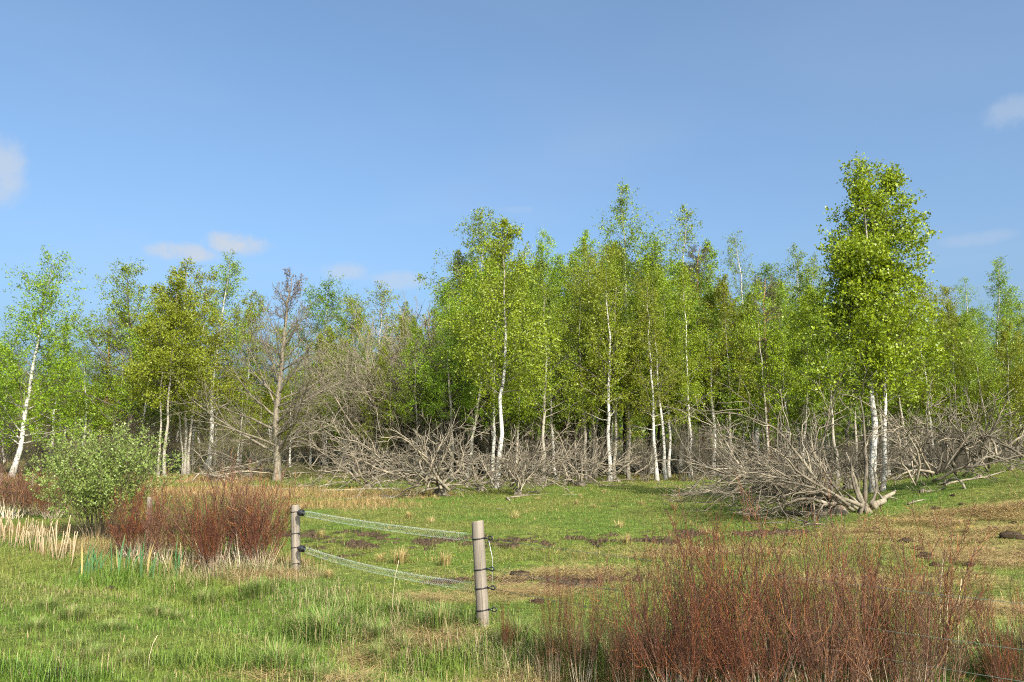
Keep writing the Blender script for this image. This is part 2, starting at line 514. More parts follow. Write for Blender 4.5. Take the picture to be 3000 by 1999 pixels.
def ground():
    xs = np.concatenate([-np.geomspace(2500, 26.5, 40), np.arange(-26, 30, .25), np.geomspace(30.5, 2500, 40)])
    ys = np.concatenate([-np.geomspace(2500, 4, 26), np.arange(-3.5, 5, .5), np.concatenate([np.arange(5, 20, .16), np.arange(20, 48, .34)]), np.geomspace(48.5, 3000, 60)])
    X, Y = np.meshgrid(xs, ys); x = X.ravel(); y = Y.ravel()
    z = height(x, y); mud = cover(x, y)[0]
    z = z - mud * (.05 + .10 * np.clip(fbm(x * 3.2, y * 3.2, 71, 2) - .35, 0, 1)) + mud * .16 * np.clip(fbm(x * 4, y * 4, 73, 2) - .5, 0, 1)
    nx, ny = len(xs), len(ys)
    i = (np.arange(ny - 1)[:, None] * nx + np.arange(nx - 1)[None]).ravel()
    me = make_mesh('ground', np.stack([x, y, z], 1), np.stack([i, i + 1, i + nx + 1, i + nx], 1), None, ground_col(x, y), M['ground'])
    o = obj('ground', me); o['kind'] = 'structure'
    o['label'] = 'rough pasture ground with mud patches and a grassy bank'
    return o


ground()

# ------------------------------------------------------------------ blades of grass (stuff)
def blades(name, label, x, y, h, w, lean, col, tip, segs=2, mat='blade', z0=None, rng=RNG, curve=1.0, az=None):
    n = len(x)
    z = height(x, y) - .01 if z0 is None else z0
    a = rng.uniform(0, 2 * math.pi, n) if az is None else az
    d = np.stack([np.cos(a), np.sin(a), np.zeros(n)], 1); s = np.stack([-np.sin(a), np.cos(a), np.zeros(n)], 1)
    b = np.stack([x, y, z], 1)
    up = np.array([0, 0, 1.])
    tipp = b + up * (h * np.cos(lean))[:, None] + d * (h * np.sin(lean))[:, None]
    if segs == 1:
        V = np.stack([b - s * w[:, None], b + s * w[:, None], tipp], 1)
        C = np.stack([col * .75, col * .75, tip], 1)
        T = np.arange(n)[:, None] * 3 + np.array([[0, 1, 2]])
        me = make_mesh(name, V.reshape(-1, 3), None, T, C.reshape(-1, 3), M[mat], False)
    else:
        l2 = lean * (1 - .55 * curve)
        mid = b + up * (h * .58 * np.cos(l2))[:, None] + d * (h * .58 * np.sin(l2))[:, None]
        V = np.stack([b - s * w[:, None], b + s * w[:, None], mid - s * (w * .75)[:, None], mid + s * (w * .75)[:, None], tipp], 1)
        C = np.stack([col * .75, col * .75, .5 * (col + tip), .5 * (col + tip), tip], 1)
        k = np.arange(n)[:, None] * 5
        me = make_mesh(name, V.reshape(-1, 3), k + np.array([[0, 1, 3, 2]]), k + np.array([[2, 3, 4]]), C.reshape(-1, 3), M[mat], False)
    o = obj(name, me); o['kind'] = 'stuff'; o['label'] = label; o['category'] = 'grass'
    return o


def scatter(n, y0, y1, rng, pad=1.12, power=1.0):
    """points in the wedge of ground before the camera, even in area"""
    u = rng.uniform(0, 1, n) ** power
    y = np.sqrt(y0 * y0 + u * (y1 * y1 - y0 * y0))
    x = rng.uniform(-1, 1, n) * y * (1500 / F) * pad
    return x, y


def grass():
    rng = np.random.default_rng(11)
    # ----- near bank, 5.5 to 16 m
    x, y = scatter(165000, 5.4, 17, rng, 1.2, 1.35)
    mud, dry, straw, lush, wood = cover(x, y)
    dd = seg_dist(x, y, DITCH)
    keep = rng.uniform(0, 1, len(x)) > np.maximum(mud * .97, straw * .25)
    keep &= ~((fbm(x * 2.6, y * 2.6, 91) < .30) & (rng.uniform(0, 1, len(x)) < .6))
    x, y, dry, straw, lush, dd = (v[keep] for v in (x, y, dry, straw, lush, dd)); n = len(x)
    beyond = sstep(y - (9.7 - (x + .4) * 1.3), -.3, 1.2) * sstep(x, -4.5, -3)      # grazed side of the fence
    grazed = np.clip(beyond, 0, 1)
    tall = fbm(x * .9, y * .9, 95)
    h = (.045 + .11 * rng.beta(1.6, 3, n)) * (.45 + 1.0 * tall) * (1 + .9 * (rng.uniform(0, 1, n) < .06))
    h = h * (1 - .45 * grazed) + lush * (.07 + .16 * rng.uniform(0, 1, n)) * (1 - .75 * grazed) + .10 * np.exp(-(dd / .8) ** 2) * rng.uniform(0, 1, n) * (1 - grazed) + dry * .07 * rng.uniform(0, 1, n)
    w = rng.uniform(.0016, .0034, n) * (1 + .35 * lush)
    lean = rng.uniform(.1, 1.4, n)
    t = fbm(x * .6, y * .6, 97); yl = fbm(x * 1.7, y * 1.7, 99)
    c = np.tile(np.array([.115, .19, .024]), (n, 1))
    c = lerp(c, (.17, .195, .04), sstep(t, .38, .62)); c = lerp(c, (.10, .185, .026), lush * .6)
    c = lerp(c, (.195, .225, .022), grazed * sstep(yl, .3, .6) * .8)
    dead = (rng.uniform(0, 1, n) < (.11 + .22 * sstep(yl, .5, .7) + .6 * dry + .3 * straw) * (1 - .45 * lush)).astype(float)
    dc = np.array([.31, .24, .13])[None] * rng.uniform(.7, 1.25, n)[:, None]
    c = c * (1 - dead[:, None]) + dc * dead[:, None]
    c = c * rng.uniform(.72, 1.3, n)[:, None]
    tip = c * np.array([1.25, 1.15, 1.1])
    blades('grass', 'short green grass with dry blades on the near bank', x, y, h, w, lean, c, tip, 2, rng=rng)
    # ----- the pasture, 15 to 48 m
    x, y = scatter(225000, 15, 50, rng, 1.18, 1.5)
    mud, dry, straw, lush, wood = cover(x, y)
    keep = rng.uniform(0, 1, len(x)) > np.maximum(mud * .97, straw * .2)
    keep &= rng.uniform(0, 1, len(x)) > wood * .5
    x, y, dry, straw, lush, wood = (v[keep] for v in (x, y, dry, straw, lush, wood)); n = len(x)
    t = fbm(x * .35, y * .35, 103); q = fbm(x * 1.1, y * 1.1, 105)
    h = (.04 + .07 * rng.uniform(0, 1, n)) * (.7 + .7 * q) + dry * (.06 + .18 * rng.uniform(0, 1, n)) + wood * .12 * rng.uniform(0, 1, n) + .12 * lush * rng.uniform(0, 1, n)
    w = rng.uniform(.004, .008, n) * (y / 22)
    c = np.tile(np.array([.12, .185, .021]), (n, 1))
    c = lerp(c, (.17, .18, .034), sstep(t, .4, .62)); c = lerp(c, (.05, .14, .02), lush * .7)
    deadp = .08 + .25 * sstep(q, .52, .7) + .8 * dry + .3 * straw + .25 * wood
    dead = (rng.uniform(0, 1, n) < deadp).astype(float)
    dc = np.array([.33, .215, .09])[None] * rng.uniform(.75, 1.2, n)[:, None]
    c = c * (1 - dead[:, None]) + dc * dead[:, None]
    c = c * rng.uniform(.75, 1.25, n)[:, None]
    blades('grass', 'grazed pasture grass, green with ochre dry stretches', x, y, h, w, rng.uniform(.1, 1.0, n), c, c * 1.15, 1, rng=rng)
    # ----- straw lying about
    xs, ys = [], []
    for i, (cx, cy, rx, ry) in enumerate(STRAW):
        m = int((6200 if i < 3 else 3300) * min(rx * ry, 5) ** .6)
        a = rng.normal(0, .55, (m, 2)); xs.append(cx + a[:, 0] * rx); ys.append(cy + a[:, 1] * ry)
    x = np.concatenate(xs); y = np.concatenate(ys)
    keep = (rng.uniform(0, 1, len(x)) < sstep(fbm(x * 1.6, y * 1.6, 111), .34, .6) * .62) & (y > 5)
    x, y = x[keep], y[keep]; n = len(x)
    c = np.array([.43, .29, .125])[None] * rng.uniform(.6, 1.2, n)[:, None]
    az = np.where(rng.uniform(0, 1, n) < .7, rng.normal(.25, .5, n), rng.uniform(0, 6.28, n)) + np.where(rng.uniform(0, 1, n) < .5, 0, math.pi)
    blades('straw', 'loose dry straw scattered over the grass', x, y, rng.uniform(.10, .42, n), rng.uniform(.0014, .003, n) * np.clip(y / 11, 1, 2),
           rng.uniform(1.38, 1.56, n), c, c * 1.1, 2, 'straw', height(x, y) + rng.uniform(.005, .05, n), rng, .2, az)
    # ----- long bleached grass along the ditch
    t = rng.uniform(0, 1, 9000)
    P = np.array([at(*p)[:2] for p in ((150, 1590), (420, 1650), (600, 1690), (760, 1680), (860, 1690), (1000, 1880), (1200, 1930), (1500, 1960), (1800, 1990), (2300, 1995), (2900, 1990))])
    f = t * (len(P) - 1); i = np.minimum(f.astype(int), len(P) - 2); fr = (f - i)[:, None]
    B = P[i] * (1 - fr) + P[i + 1] * fr
    x = B[:, 0] + rng.normal(0, .30, 9000); y = B[:, 1] + rng.normal(0, .28, 9000)
    k = fbm(x * 1.5, y * 1.5, 121) > .44; x, y = x[k], y[k]; n = len(x)
    gr = (rng.uniform(0, 1, n) < .35)[:, None]
    c = np.where(gr, np.array([[.10, .17, .035]]), np.array([[.36, .27, .15]])) * rng.uniform(.65, 1.15, n)[:, None]
    blades('dry_grass', 'long bleached grass hanging over along the ditch', x, y, rng.uniform(.12, .42, n), rng.uniform(.0014, .0028, n), rng.uniform(.3, 1.45, n), c, c * 1.1, 2, 'straw', None, rng)


grass()

# ------------------------------------------------------------------ growing branches
def unit(v): return v / (np.linalg.norm(v, axis=-1, keepdims=True) + 1e-9)


def grow(P, R, k, t0, t1, ang, ln, n, rng, up=0., jit=.12, rs=.55, rtip=.25, rmin=.002, wind=0., tp=1.0):
    """k children on every polyline of P; ang and ln may be functions of t"""
    Mn, n0, _ = P.shape
    t = t0 + (t1 - t0) * ((np.arange(k)[None] + rng.uniform(0, 1, (Mn, k))) / k) ** tp
    f = np.clip(t * (n0 - 1), 0, n0 - 1.001); i = f.astype(int); w = (f - i)[..., None]
    m = np.arange(Mn)[:, None]
    S = P[m, i] * (1 - w) + P[m, i + 1] * w
    T = unit(P[m, i + 1] - P[m, i]); r0 = R[m, i] * (1 - w[..., 0]) + R[m, i + 1] * w[..., 0]
    A_ = ang(t) if callable(ang) else np.full(t.shape, ang)
    A_ = A_ * rng.uniform(.75, 1.25, t.shape)
    L_ = ln(t) if callable(ln) else np.full(t.shape, ln)
    L_ = L_ * rng.uniform(.65, 1.2, t.shape)
    ph = (np.arange(k)[None] * 2.39996 + rng.uniform(0, 6.28, (Mn, 1)) + rng.normal(0, .5, t.shape))[..., None]
    ref = np.where(np.abs(T[..., 2:3]) < .9, np.array([0, 0, 1.]), np.array([1., 0, 0]))
    a = unit(np.cross(T, ref)); b = np.cross(T, a)
    D = np.cos(A_)[..., None] * T + np.sin(A_)[..., None] * (np.cos(ph) * a + np.sin(ph) * b)
    N = Mn * k
    S = S.reshape(N, 3); D = D.reshape(N, 3); L_ = L_.reshape(N); r0 = r0.reshape(N)
    s = np.linspace(0, 1, n - 1)
    walk = np.cumsum(rng.normal(0, jit, (N, n - 1, 3)), 1)
    dirs = unit(D[:, None] + walk + np.array([wind, 0, up])[None, None] * s[None, :, None])
    step = dirs * (L_ / (n - 1))[:, None, None]
    C = np.concatenate([S[:, None], S[:, None] + np.cumsum(step, 1)], 1)
    rr = np.maximum(r0 * rs, rmin)[:, None] * (1 - (1 - rtip) * np.linspace(0, 1, n))[None]
    return C, np.maximum(rr, rmin * .6)


def along(P, k, rng, t0=.15, t1=1.0):
    Mn, n0, _ = P.shape
    t = rng.uniform(t0, t1, (Mn, k)); f = np.clip(t * (n0 - 1), 0, n0 - 1.001); i = f.astype(int); w = (f - i)[..., None]
    m = np.arange(Mn)[:, None]
    return (P[m, i] * (1 - w) + P[m, i + 1] * w).reshape(-1, 3)


def leaves(mb, C, size, rng, asp=.78, spread=.06, tint=None, droop=.3, tri=False):
    n = len(C)
    C = C + rng.normal(0, spread, (n, 3))
    a = rng.normal(0, 1, (n, 3)); a[:, 2] -= droop; a = unit(a)
    b = unit(np.cross(a, rng.normal(0, 1, (n, 3))))
    s = size * rng.uniform(.6, 1.25, n)[:, None]
    nn = np.cross(a, b)
    if tri:
        V = np.stack([C - a * s * .1, C + a * s * .75 + b * s * asp * .62, C + a * s * .8 - b * s * asp * .62], 1)
        t = rng.uniform(0, 1, n)
        mb.add(V.reshape(-1, 3), None, np.arange(n)[:, None] * 3 + np.arange(3)[None], np.repeat(np.stack([t, t, t], 1), 3, 0))
        return
    V = np.stack([C, C + a * s * .5 + b * s * asp * .5 + nn * s * .08, C + a * s, C + a * s * .5 - b * s * asp * .5 + nn * s * .08], 1)
    t = rng.uniform(0, 1, n) if tint is None else tint
    mb.add(V.reshape(-1, 3), np.arange(n)[:, None] * 4 + np.arange(4)[None], None, np.repeat(np.stack([t, t, t], 1), 4, 0))


def trunk_line(H, lean, rng, n=16, wob=.055, base_curve=0.):
    t = np.linspace(0, 1, n)
    w = np.cumsum(rng.normal(0, wob, (n, 2)), 0); w -= t[:, None] * w[-1][None]
    x = lean[0] * (t + base_curve * (np.sqrt(t) - t)) + w[:, 0] * H / 12; y = lean[1] * t + w[:, 1] * H / 12
    return np.stack([x, y, t * H], 1)[None]


def birch(seed, H, hw, start=.25, lean=(0, 0), r=.11, nb=46, nleaf=11, size=.098, stems=None, droop=-.35, wind=0., sparse_top=0., k2=8, k3=6, tri=True, base_curve=0., asc=.75, dark_foot=.03):
    """returns (trunk mesh, crown mesh); trunk carries limbs and twigs"""
    rng = np.random.default_rng(seed)
    tb, cb = MB(), MB()
    for (ox, oy, hf, lx, ly, rf) in (stems or [(0, 0, 1, lean[0], lean[1], 1)]):
        Hs = H * hf
        P = trunk_line(Hs, (lx, ly), rng, base_curve=base_curve) + np.array([ox, oy, 0])
        t = np.linspace(0, 1, P.shape[1])
        R = (r * .92 * rf * ((1 - t) ** 1.0 * .97 + .03) * (1 + .45 * np.exp(-t * 26)))[None]
        R = np.maximum(R, .006)
        P[0, 0, 2] -= .15
        foot = np.clip((t * Hs) / (dark_foot * 12), 0, 1)
        white = np.clip((R[0] - .012) / .03, 0, 1)
        tb.tubes(P, R, 9, np.stack([white, foot * .7 + .3, white], 1)[None])

        def prof(tt):
            u = np.clip((tt - start) / (1 - start), 0, 1)
            return 2.3 * hw * np.minimum(1, .78 + 1.0 * u) * (1 - u) ** .75 + .3
        P1, R1 = grow(P, R, nb, start, .985, lambda tt: 1.15 - (1.15 - asc + .25) * np.clip((tt - start) / (1 - start), 0, 1), lambda tt: prof(tt), 7, rng, tp=1.15, up=.16, jit=.10, rs=.34, wind=wind)
        L1 = np.linalg.norm(P1[:, -1] - P1[:, 0], axis=1)
        tb.tubes(P1, R1, 5, np.clip((R1 - .014) / .03, 0, 1)[..., None] * np.ones(3))
        P2, R2 = grow(P1, R1, k2, .18, 1.0, .75, 1.0, 4, rng, up=-.05, jit=.14, rs=.6, wind=wind)
        sc = np.repeat(L1, k2) * .42
        P2 = P2[:, :1] + (P2 - P2[:, :1]) * np.clip(sc, .25, 1.1)[:, None, None]
        tb.tubes(P2, np.maximum(R2, .004), 3, np.zeros(R2.shape))
        P3, R3 = grow(P2, R2, k3, .2, 1.0, .9, 1.0, 4, rng, up=droop, jit=.15, wind=wind)
        P3 = P3[:, :1] + (P3 - P3[:, :1]) * (np.clip(np.repeat(sc, k3) * .6, .2, .6) * rng.uniform(.7, 1.3, len(P3)))[:, None, None]
        sel = rng.uniform(0, 1, len(P3)) < .08
        tb.tubes(P3[sel], np.full(R3[sel].shape, .0028), 3, np.zeros(R3[sel].shape))
        wl = np.clip(np.repeat(L1, k2 * k3) / L1.max() * 1.35, .22, 1.0)
        Lc = along(P3, nleaf + 5, rng, .1, 1.05)
        Lc = Lc[rng.uniform(0, 1, len(Lc)) < np.repeat(wl, nleaf + 5)]
        if sparse_top:
            keep = rng.uniform(0, 1, len(Lc)) > sparse_top * np.clip((Lc[:, 2] / Hs - .45) / .5, 0, 1)
            Lc = Lc[keep]
        # leafy and thin patches
        v = fbm(Lc[:, 0] * .9 + Lc[:, 2] * .5 + seed, Lc[:, 1] * .9 + Lc[:, 2] * .8, seed, 2)
        Lc = Lc[rng.uniform(0, 1, len(Lc)) < .34 + 1.0 * sstep(v, .36, .58)]
        leaves(cb, Lc, size, rng, spread=.06, droop=.4, tri=tri)
    return tb.mesh('birch_trunk', M['birch']), cb.mesh('birch_crown', M['fresh'])


def set_mat(o, m):
    s = o.material_slots[0]; s.link = 'OBJECT'; s.material = M[m]


def plant_tree(name, label, cat, meshes, loc, leafm=None, barkm=None, rot=(0, 0, 0), sc=1.0, group=None):
    t = thing(name, label, cat, loc, rot, sc, group)
    for nm, me in zip(('trunk', 'crown'), meshes):
        o = obj(nm, me, t)
        if nm == 'crown' and leafm: set_mat(o, leafm)
        if nm == 'trunk' and barkm: set_mat(o, barkm)
    return t


def place(bx, by, ty, y=None):
    """ground point under a trunk foot (2353-wide view) and the height of its top"""
    p = at2(bx, by) if y is None else None
    if y is not None:
        d = pix_dir(bx * K, 1290.0); p = on_ground(d[0] / d[1] * y, y)
    d = pix_dir(bx * K, ty * K); d = d / d[1]
    return p, CAMZ + d[2] * p[1] - p[2], p[1] / F * K       # point, height, metres per view pixel


# ------------------------------------------------------------------ the birches one can tell apart
# foot x, foot y, top x, top y, half width, crown start, leaf, nb, trunk radius (view px), extra, name, label
TREES = [
    (25, 1097, 90, 588, 86, .13, 'green', 52, 6.5, dict(sparse_top=.15, base_curve=.5, size=.10, nleaf=13), 'birch_tree', 'birch with thick white leaning foot and airy top, past the bushy green shrub'),
    (297, 1075, 268, 618, 100, .12, 'green', 46, 8, dict(bark='bark_dark', size=.105, asc=.9, nleaf=15), 'alder_tree', 'dark-trunked round leafy tree behind the bushy green shrub'),
    (375, 1097, 384, 632, 52, .36, 'olive', 36, 4, dict(bark='birch_dull', stems=[(0, 0, 1, .2, 0, 1), (-.22, .15, .93, -.5, .2, .8)]), 'birch_tree', 'twin-stemmed thin birch with yellowish leaves, tucked behind the green shrub'),
    (425, 1092, 398, 608, 62, .33, 'olive', 42, 4.2, dict(bark='birch_dull', stems=[(0, 0, 1, -.6, 0, 1), (.3, .1, .95, .35, .3, .85), (-.25, .3, .82, -.9, 0, .7)], sparse_top=.35, nb_f=.6), 'birch_tree', 'clump of three white birch stems with thin yellowish crown'),
    (472, 1078, 505, 588, 62, .25, 'green', 44, 6, dict(sparse_top=.2), 'birch_tree', 'birch with green leaves beside the low brushwood heap'),
    (548, 1066, 560, 676, 50, .25, 'olive', 36, 4, {}, 'birch_tree', 'olive-leaved birch behind the bare oak, next to the brushwood heap'),
    (722, 1052, 745, 652, 66, .25, 'dark', 42, 5, dict(size=.10), 'birch_tree', 'dark green birch standing just behind the bare oak'),
    (795, 1052, 800, 688, 62, .2, 'olive', 42, 5, {}, 'birch_tree', 'low olive birch between the bare oak and the grey leafless willows'),
    (862, 1052, 868, 662, 72, .2, 'olive', 46, 5, dict(sparse_top=.3), 'birch_tree', 'wide olive birch rising above the grey leafless willows'),
    (925, 1046, 925, 705, 42, .2, 'green', 32, 4, {}, 'birch_tree', 'small green birch filling the gap beside the tall birch wood'),
    (1090, 1085, 1105, 486, 92, .32, 'green', 52, 6, dict(size=.10, nleaf=9), 'birch_tree', 'tall broad green birch at the outer corner of the wood'),
    (1112, 1080, 1052, 590, 52, .38, 'olive', 34, 5, {}, 'birch_tree', 'slim birch with drooping twigs leaning out of the wood corner'),
    (1142, 1122, 1158, 515, 66, .33, 'olive', 44, 6.5, dict(sparse_top=.15), 'birch_tree', 'birch with bright white trunk rising out of the big dead brush'),
    (1222, 1070, 1255, 540, 70, .25, 'fresh', 46, 6, dict(bark='birch_dull', base_curve=.2), 'birch_tree', 'yellow-green birch with pinkish slanting trunk behind the dead brush'),
    (1312, 1078, 1325, 590, 62, .25, 'fresh', 46, 6, dict(bark='birch_dull', nleaf=9), 'birch_tree', 'dense yellow-green birch behind the star-shaped dead bush'),
    (1352, 1068, 1345, 540, 52, .3, 'fresh', 40, 5, {}, 'birch_tree', 'narrow yellow-green birch just behind the dense one'),
    (1440, 1092, 1440, 428, 72, .22, 'green', 50, 6.5, dict(droop=-.6, wind=.25), 'birch_tree', 'tallest birch of the dense wood with windblown hanging twigs'),
    (1532, 1088, 1512, 560, 60, .28, 'green', 46, 5, dict(nleaf=9), 'birch_tree', 'dense green birch with one of three white feet at the wood edge'),
    (1558, 1088, 1598, 476, 68, .25, 'fresh', 40, 6.5, dict(sparse_top=.5, droop=-.5, wind=.2), 'birch_tree', 'tall birch with thin windblown top and slanting white foot'),
    (1574, 1082, 1640, 560, 50, .2, 'green', 40, 4, {}, 'birch_tree', 'slender green birch leaning out beside the red-brown pine trunk'),
    (1740, 1040, 1706, 536, 58, .3, 'green', 40, 6, dict(sparse_top=.3, base_curve=-.2), 'birch_tree', 'birch with leaning bare lower trunk behind the arching dead willow'),
    (1795, 1058, 1788, 615, 62, .25, 'dark', 42, 4.5, {}, 'birch_tree', 'dark leafy birch in the shaded middle of the wood'),
    (1852, 1058, 1850, 574, 66, .25, 'green', 46, 5, {}, 'birch_tree', 'round-topped green birch beside the lone big birch'),
    (1905, 1054, 1893, 592, 56, .25, 'green', 42, 5, {}, 'birch_tree', 'green birch half hidden by the crown of the lone big birch'),
    (2150, 1062, 2135, 640, 56, .3, 'olive', 38, 4.5, {}, 'birch_tree', 'olive birch half hidden behind the lone big birch'),
    (2188, 1058, 2200, 660, 44, .35, 'olive', 34, 4.5, dict(sparse_top=.3), 'birch_tree', 'slim sparse olive birch above the grassy bank'),
    (2225, 1038, 2245, 638, 46, .3, 'green', 36, 5, dict(sparse_top=.2), 'birch_tree', 'slim green birch with straight white trunk beyond the bank'),
    (2288, 1052, 2330, 594, 50, .3, 'green', 40, 5, dict(wind=.3), 'birch_tree', 'green birch leaning sideways with white foot at the top of the bank'),
    (2345, 1045, 2352, 690, 46, .25, 'green', 36, 4.5, {}, 'birch_tree', 'short green birch beyond the top of the bank'),
]
PROTO = []


def main_trees():
    for i, (bx, by, tx, ty, hw, st, leaf, nb, rp, ex, nm, lab) in enumerate(TREES):
        p, H, mpp = place(bx, by, ty)
        ex = dict(ex); bark = ex.pop('bark', None); nbf = ex.pop('nb_f', 1)
        lean = ((tx - bx) * mpp, 0)
        if bark and 'k2' not in ex: pass
        me = birch(200 + i, H, hw * mpp * .92, st, lean, rp * mpp, int(nb * nbf), **ex)
        t = plant_tree(nm, lab, 'tree', me, p, leaf, bark)
        PROTO.append((me, H))
    # the lone big birch: two stems from one foot, the second bowing outwards
    p, H, mpp = place(2010, 1130, 378)
    st = [(0, 0, 1, 12 * mpp, 0, 1), (.18, -.05, .965, 72 * mpp, .3, .62)]
    me = birch(777, H, 66 * mpp, .27, (0, 0), 8.6 * mpp, 56, nleaf=15, size=.082, tri=True, stems=st, asc=.62, droop=-.1, base_curve=.35)
    plant_tree('birch_tree', 'lone big bright birch with two white stems from one foot', 'tree', me, p, 'fresh')


main_trees()


def wood_fill():
    """the rest of the wood behind, copies of the trees in front with their own turn and size"""
    rng = np.random.default_rng(5)
    grp = 'birches inside the wood'
    lab = {'fresh': 'thin yellow-green birch deep inside the crowded wood', 'green': 'thin green birch deep inside the crowded wood',
           'olive': 'thin olive birch deep inside the crowded wood', 'dark': 'thin dark green birch deep inside the crowded wood'}
    idx = [9, 11, 13, 15, 17, 19, 21, 22, 23, 25]
    n = 0
    for row, (y0, x0, x1, step) in enumerate([(42.5, -3, 11, 1.25), (45, -5, 32, 1.6), (49, -8, 36, 1.7), (54, -11, 40, 2.0), (60, -13, 44, 2.3)]):
        x = x0
        while x < x1:
            me, H0 = PROTO[idx[rng.integers(len(idx))]]
            yy = y0 + rng.normal(0, .9); xx = x + rng.normal(0, .35)
            px = CX + xx / yy * F
            top = np.interp(px / K, [900, 1000, 1080, 1200, 1300, 1420, 1500, 1600, 1700, 1800, 1950, 2100, 2200, 2353], [760, 700, 570, 580, 590, 540, 580, 590, 640, 630, 640, 690, 690, 690])
            d = pix_dir(px, (top + rng.uniform(5, 70)) * K)
            z = float(height(xx, yy)); H = CAMZ + d[2] / d[1] * yy - z
            lf = ('green', 'olive', 'dark', 'fresh', 'green')[rng.integers(5)]
            s = H / H0
            plant_tree('birch_tree', lab[lf], 'tree', me, (xx, yy, z), lf, 'birch_dull' if rng.uniform() < .65 else None, (rng.normal(0, .02), rng.normal(0, .02), rng.uniform(0, 6.28)), (s * .95, s * .95, s), grp)
            x += step * rng.uniform(.75, 1.3); n += 1
    # farther belt on the left, past the heath
    grp2 = 'trees of the far belt beyond the heath'
    lab2 = {'green': 'small far green tree in the belt beyond the heath', 'olive': 'small far olive tree in the belt beyond the heath', 'bronze': 'small far bronze tree in the belt beyond the heath', 'dark': 'small far dark tree in the belt beyond the heath'}
    for k in range(46):
        yy = rng.uniform(76, 118); xx = -yy * .72 + (yy * .72 + 2) * (k + rng.uniform(0, 1)) / 46
        me, H0 = PROTO[[1, 7, 8, 9][rng.integers(4)]]
        H = rng.uniform(5, 9.0) * (yy / 95); s = H / H0
        lf = ('green', 'olive', 'bronze', 'dark')[rng.integers(4)]
        plant_tree('far_tree', lab2[lf], 'tree', me, on_ground(xx, yy), lf, None, (0, 0, rng.uniform(0, 6.28)), (s * 1.5, s * 1.5, s), grp2)
    for k in range(26):      # trees closing the gaps of the left row
        yy = rng.uniform(52, 66); xx = -yy * .70 + (yy * .56) * (k + rng.uniform(0, 1)) / 26
        me, H0 = PROTO[[2, 4, 5, 7][rng.integers(4)]]
        H = rng.uniform(6.5, 11.0); s = H / H0
        lf = ('green', 'olive', 'green')[rng.integers(3)]
        plant_tree('birch_tree', {'green': 'green birch filling the row behind the white-footed birches', 'olive': 'olive birch filling the row behind the white-footed birches'}[lf], 'tree', me, on_ground(xx, yy), lf, None, (0, 0, rng.uniform(0, 6.28)), s, 'birches of the second row')


wood_fill()


# ------------------------------------------------------------------ pine and oak
def pine(seed, H, hw, start, r):
    rng = np.random.default_rng(seed); tb, cb = MB(), MB()
    P = trunk_line(H, (.2, 0), rng, wob=.06); t = np.linspace(0, 1, P.shape[1]); R = (r * (1 - .85 * t))[None]; P[0, 0, 2] -= .15
    tb.tubes(P, R, 9, np.ones(R.shape))
    P1, R1 = grow(P, R, 26, start, .98, 1.25, lambda tt: hw * (1.15 - .8 * (tt - start) / (1 - start)), 6, rng, up=.25, jit=.12, rs=.4)
    tb.tubes(P1, R1, 5, np.ones(R1.shape))
    P2, R2 = grow(P1, R1, 7, .35, 1.0, .8, hw * .35, 4, rng, up=.3, jit=.15)
    tb.tubes(P2, np.maximum(R2, .006), 3, np.ones(R2.shape))
    leaves(cb, along(P2, 42, rng, .3, 1.05), .14, rng, .16, .06, None, -.4)
    return tb.mesh('pine_trunk', M['bark_pine']), cb.mesh('pine_crown', M['needle'])


def pines():
    p, H, mpp = place(230, 0, 735, y=66)
    plant_tree('pine_tree', 'lone pine with bare reddish trunk out on the heath', 'tree', pine(31, H, 2.4, .5, .2), p)
    p, H, mpp = place(1617, 1087, 565)
    plant_tree('pine_tree', 'pine with straight red-brown trunk among the white birches', 'tree', pine(32, H, 1.3, .55, 4.5 * mpp), p)
    p, H, mpp = place(1765, 0, 640, y=47)
    plant_tree('pine_tree', 'dark pine hidden deep in the birch wood', 'tree', pine(33, H, 1.4, .5, .14), p)


pines()


def oak():
    p, H, mpp = place(640, 1106, 634)
    rng = np.random.default_rng(41); tb, cb = MB(), MB()
    P = trunk_line(H, (15 * mpp, 0), rng, wob=.1); t = np.linspace(0, 1, P.shape[1]); P[0, 0, 2] -= .15
    R = (8.6 * mpp * ((1 - t) ** .8 * .96 + .04) * (1 + .35 * np.exp(-t * 30)))[None]
    tb.tubes(P, R, 11, np.ones(R.shape))

    def ln(tt): return 185 * mpp * np.interp(tt, [.1, .3, .6, 1], [1.15, 1.0, .55, .12])
    P1, R1 = grow(P, R, 44, .11, .98, lambda tt: 1.2 - .55 * tt, ln, 9, rng, tp=1.2, up=.16, jit=.07, rs=.42)
    tb.tubes(P1, R1, 6, np.ones(R1.shape))
    L1 = np.linalg.norm(P1[:, -1] - P1[:, 0], axis=1)
    P2, R2 = grow(P1, R1, 10, .15, 1.0, .62, 1., 6, rng, up=.1, jit=.11, rs=.55)
    sc = np.repeat(L1, 10) * .38; P2 = P2[:, :1] + (P2 - P2[:, :1]) * sc[:, None, None]
    tb.tubes(P2, np.maximum(R2, .005), 4, np.full(R2.shape, .6))
    P3, R3 = grow(P2, R2, 6, .15, 1.0, .65, 1., 3, rng, up=.1, jit=.12)
    s3 = np.repeat(sc, 6) * .5; P3 = P3[:, :1] + (P3 - P3[:, :1]) * s3[:, None, None]
    tb.tubes(P3, np.full(R3.shape, .0075), 3, np.full(R3.shape, .3))
    Lc = along(P3, 3, rng, .6, 1.05); z = Lc[:, 2] / H
    Lc = Lc[rng.uniform(0, 1, len(Lc)) < .04 + .4 * sstep(z, .65, .95)]
    leaves(cb, Lc, .085, rng, .6, .03)
    t = thing('oak_tree', 'almost leafless oak with grey trunk and fine spreading twigs', 'tree', p)
    obj('trunk', tb.mesh('oak_trunk', M['bark_oak']), t); obj('crown', cb.mesh('oak_crown', M['bronze']), t)


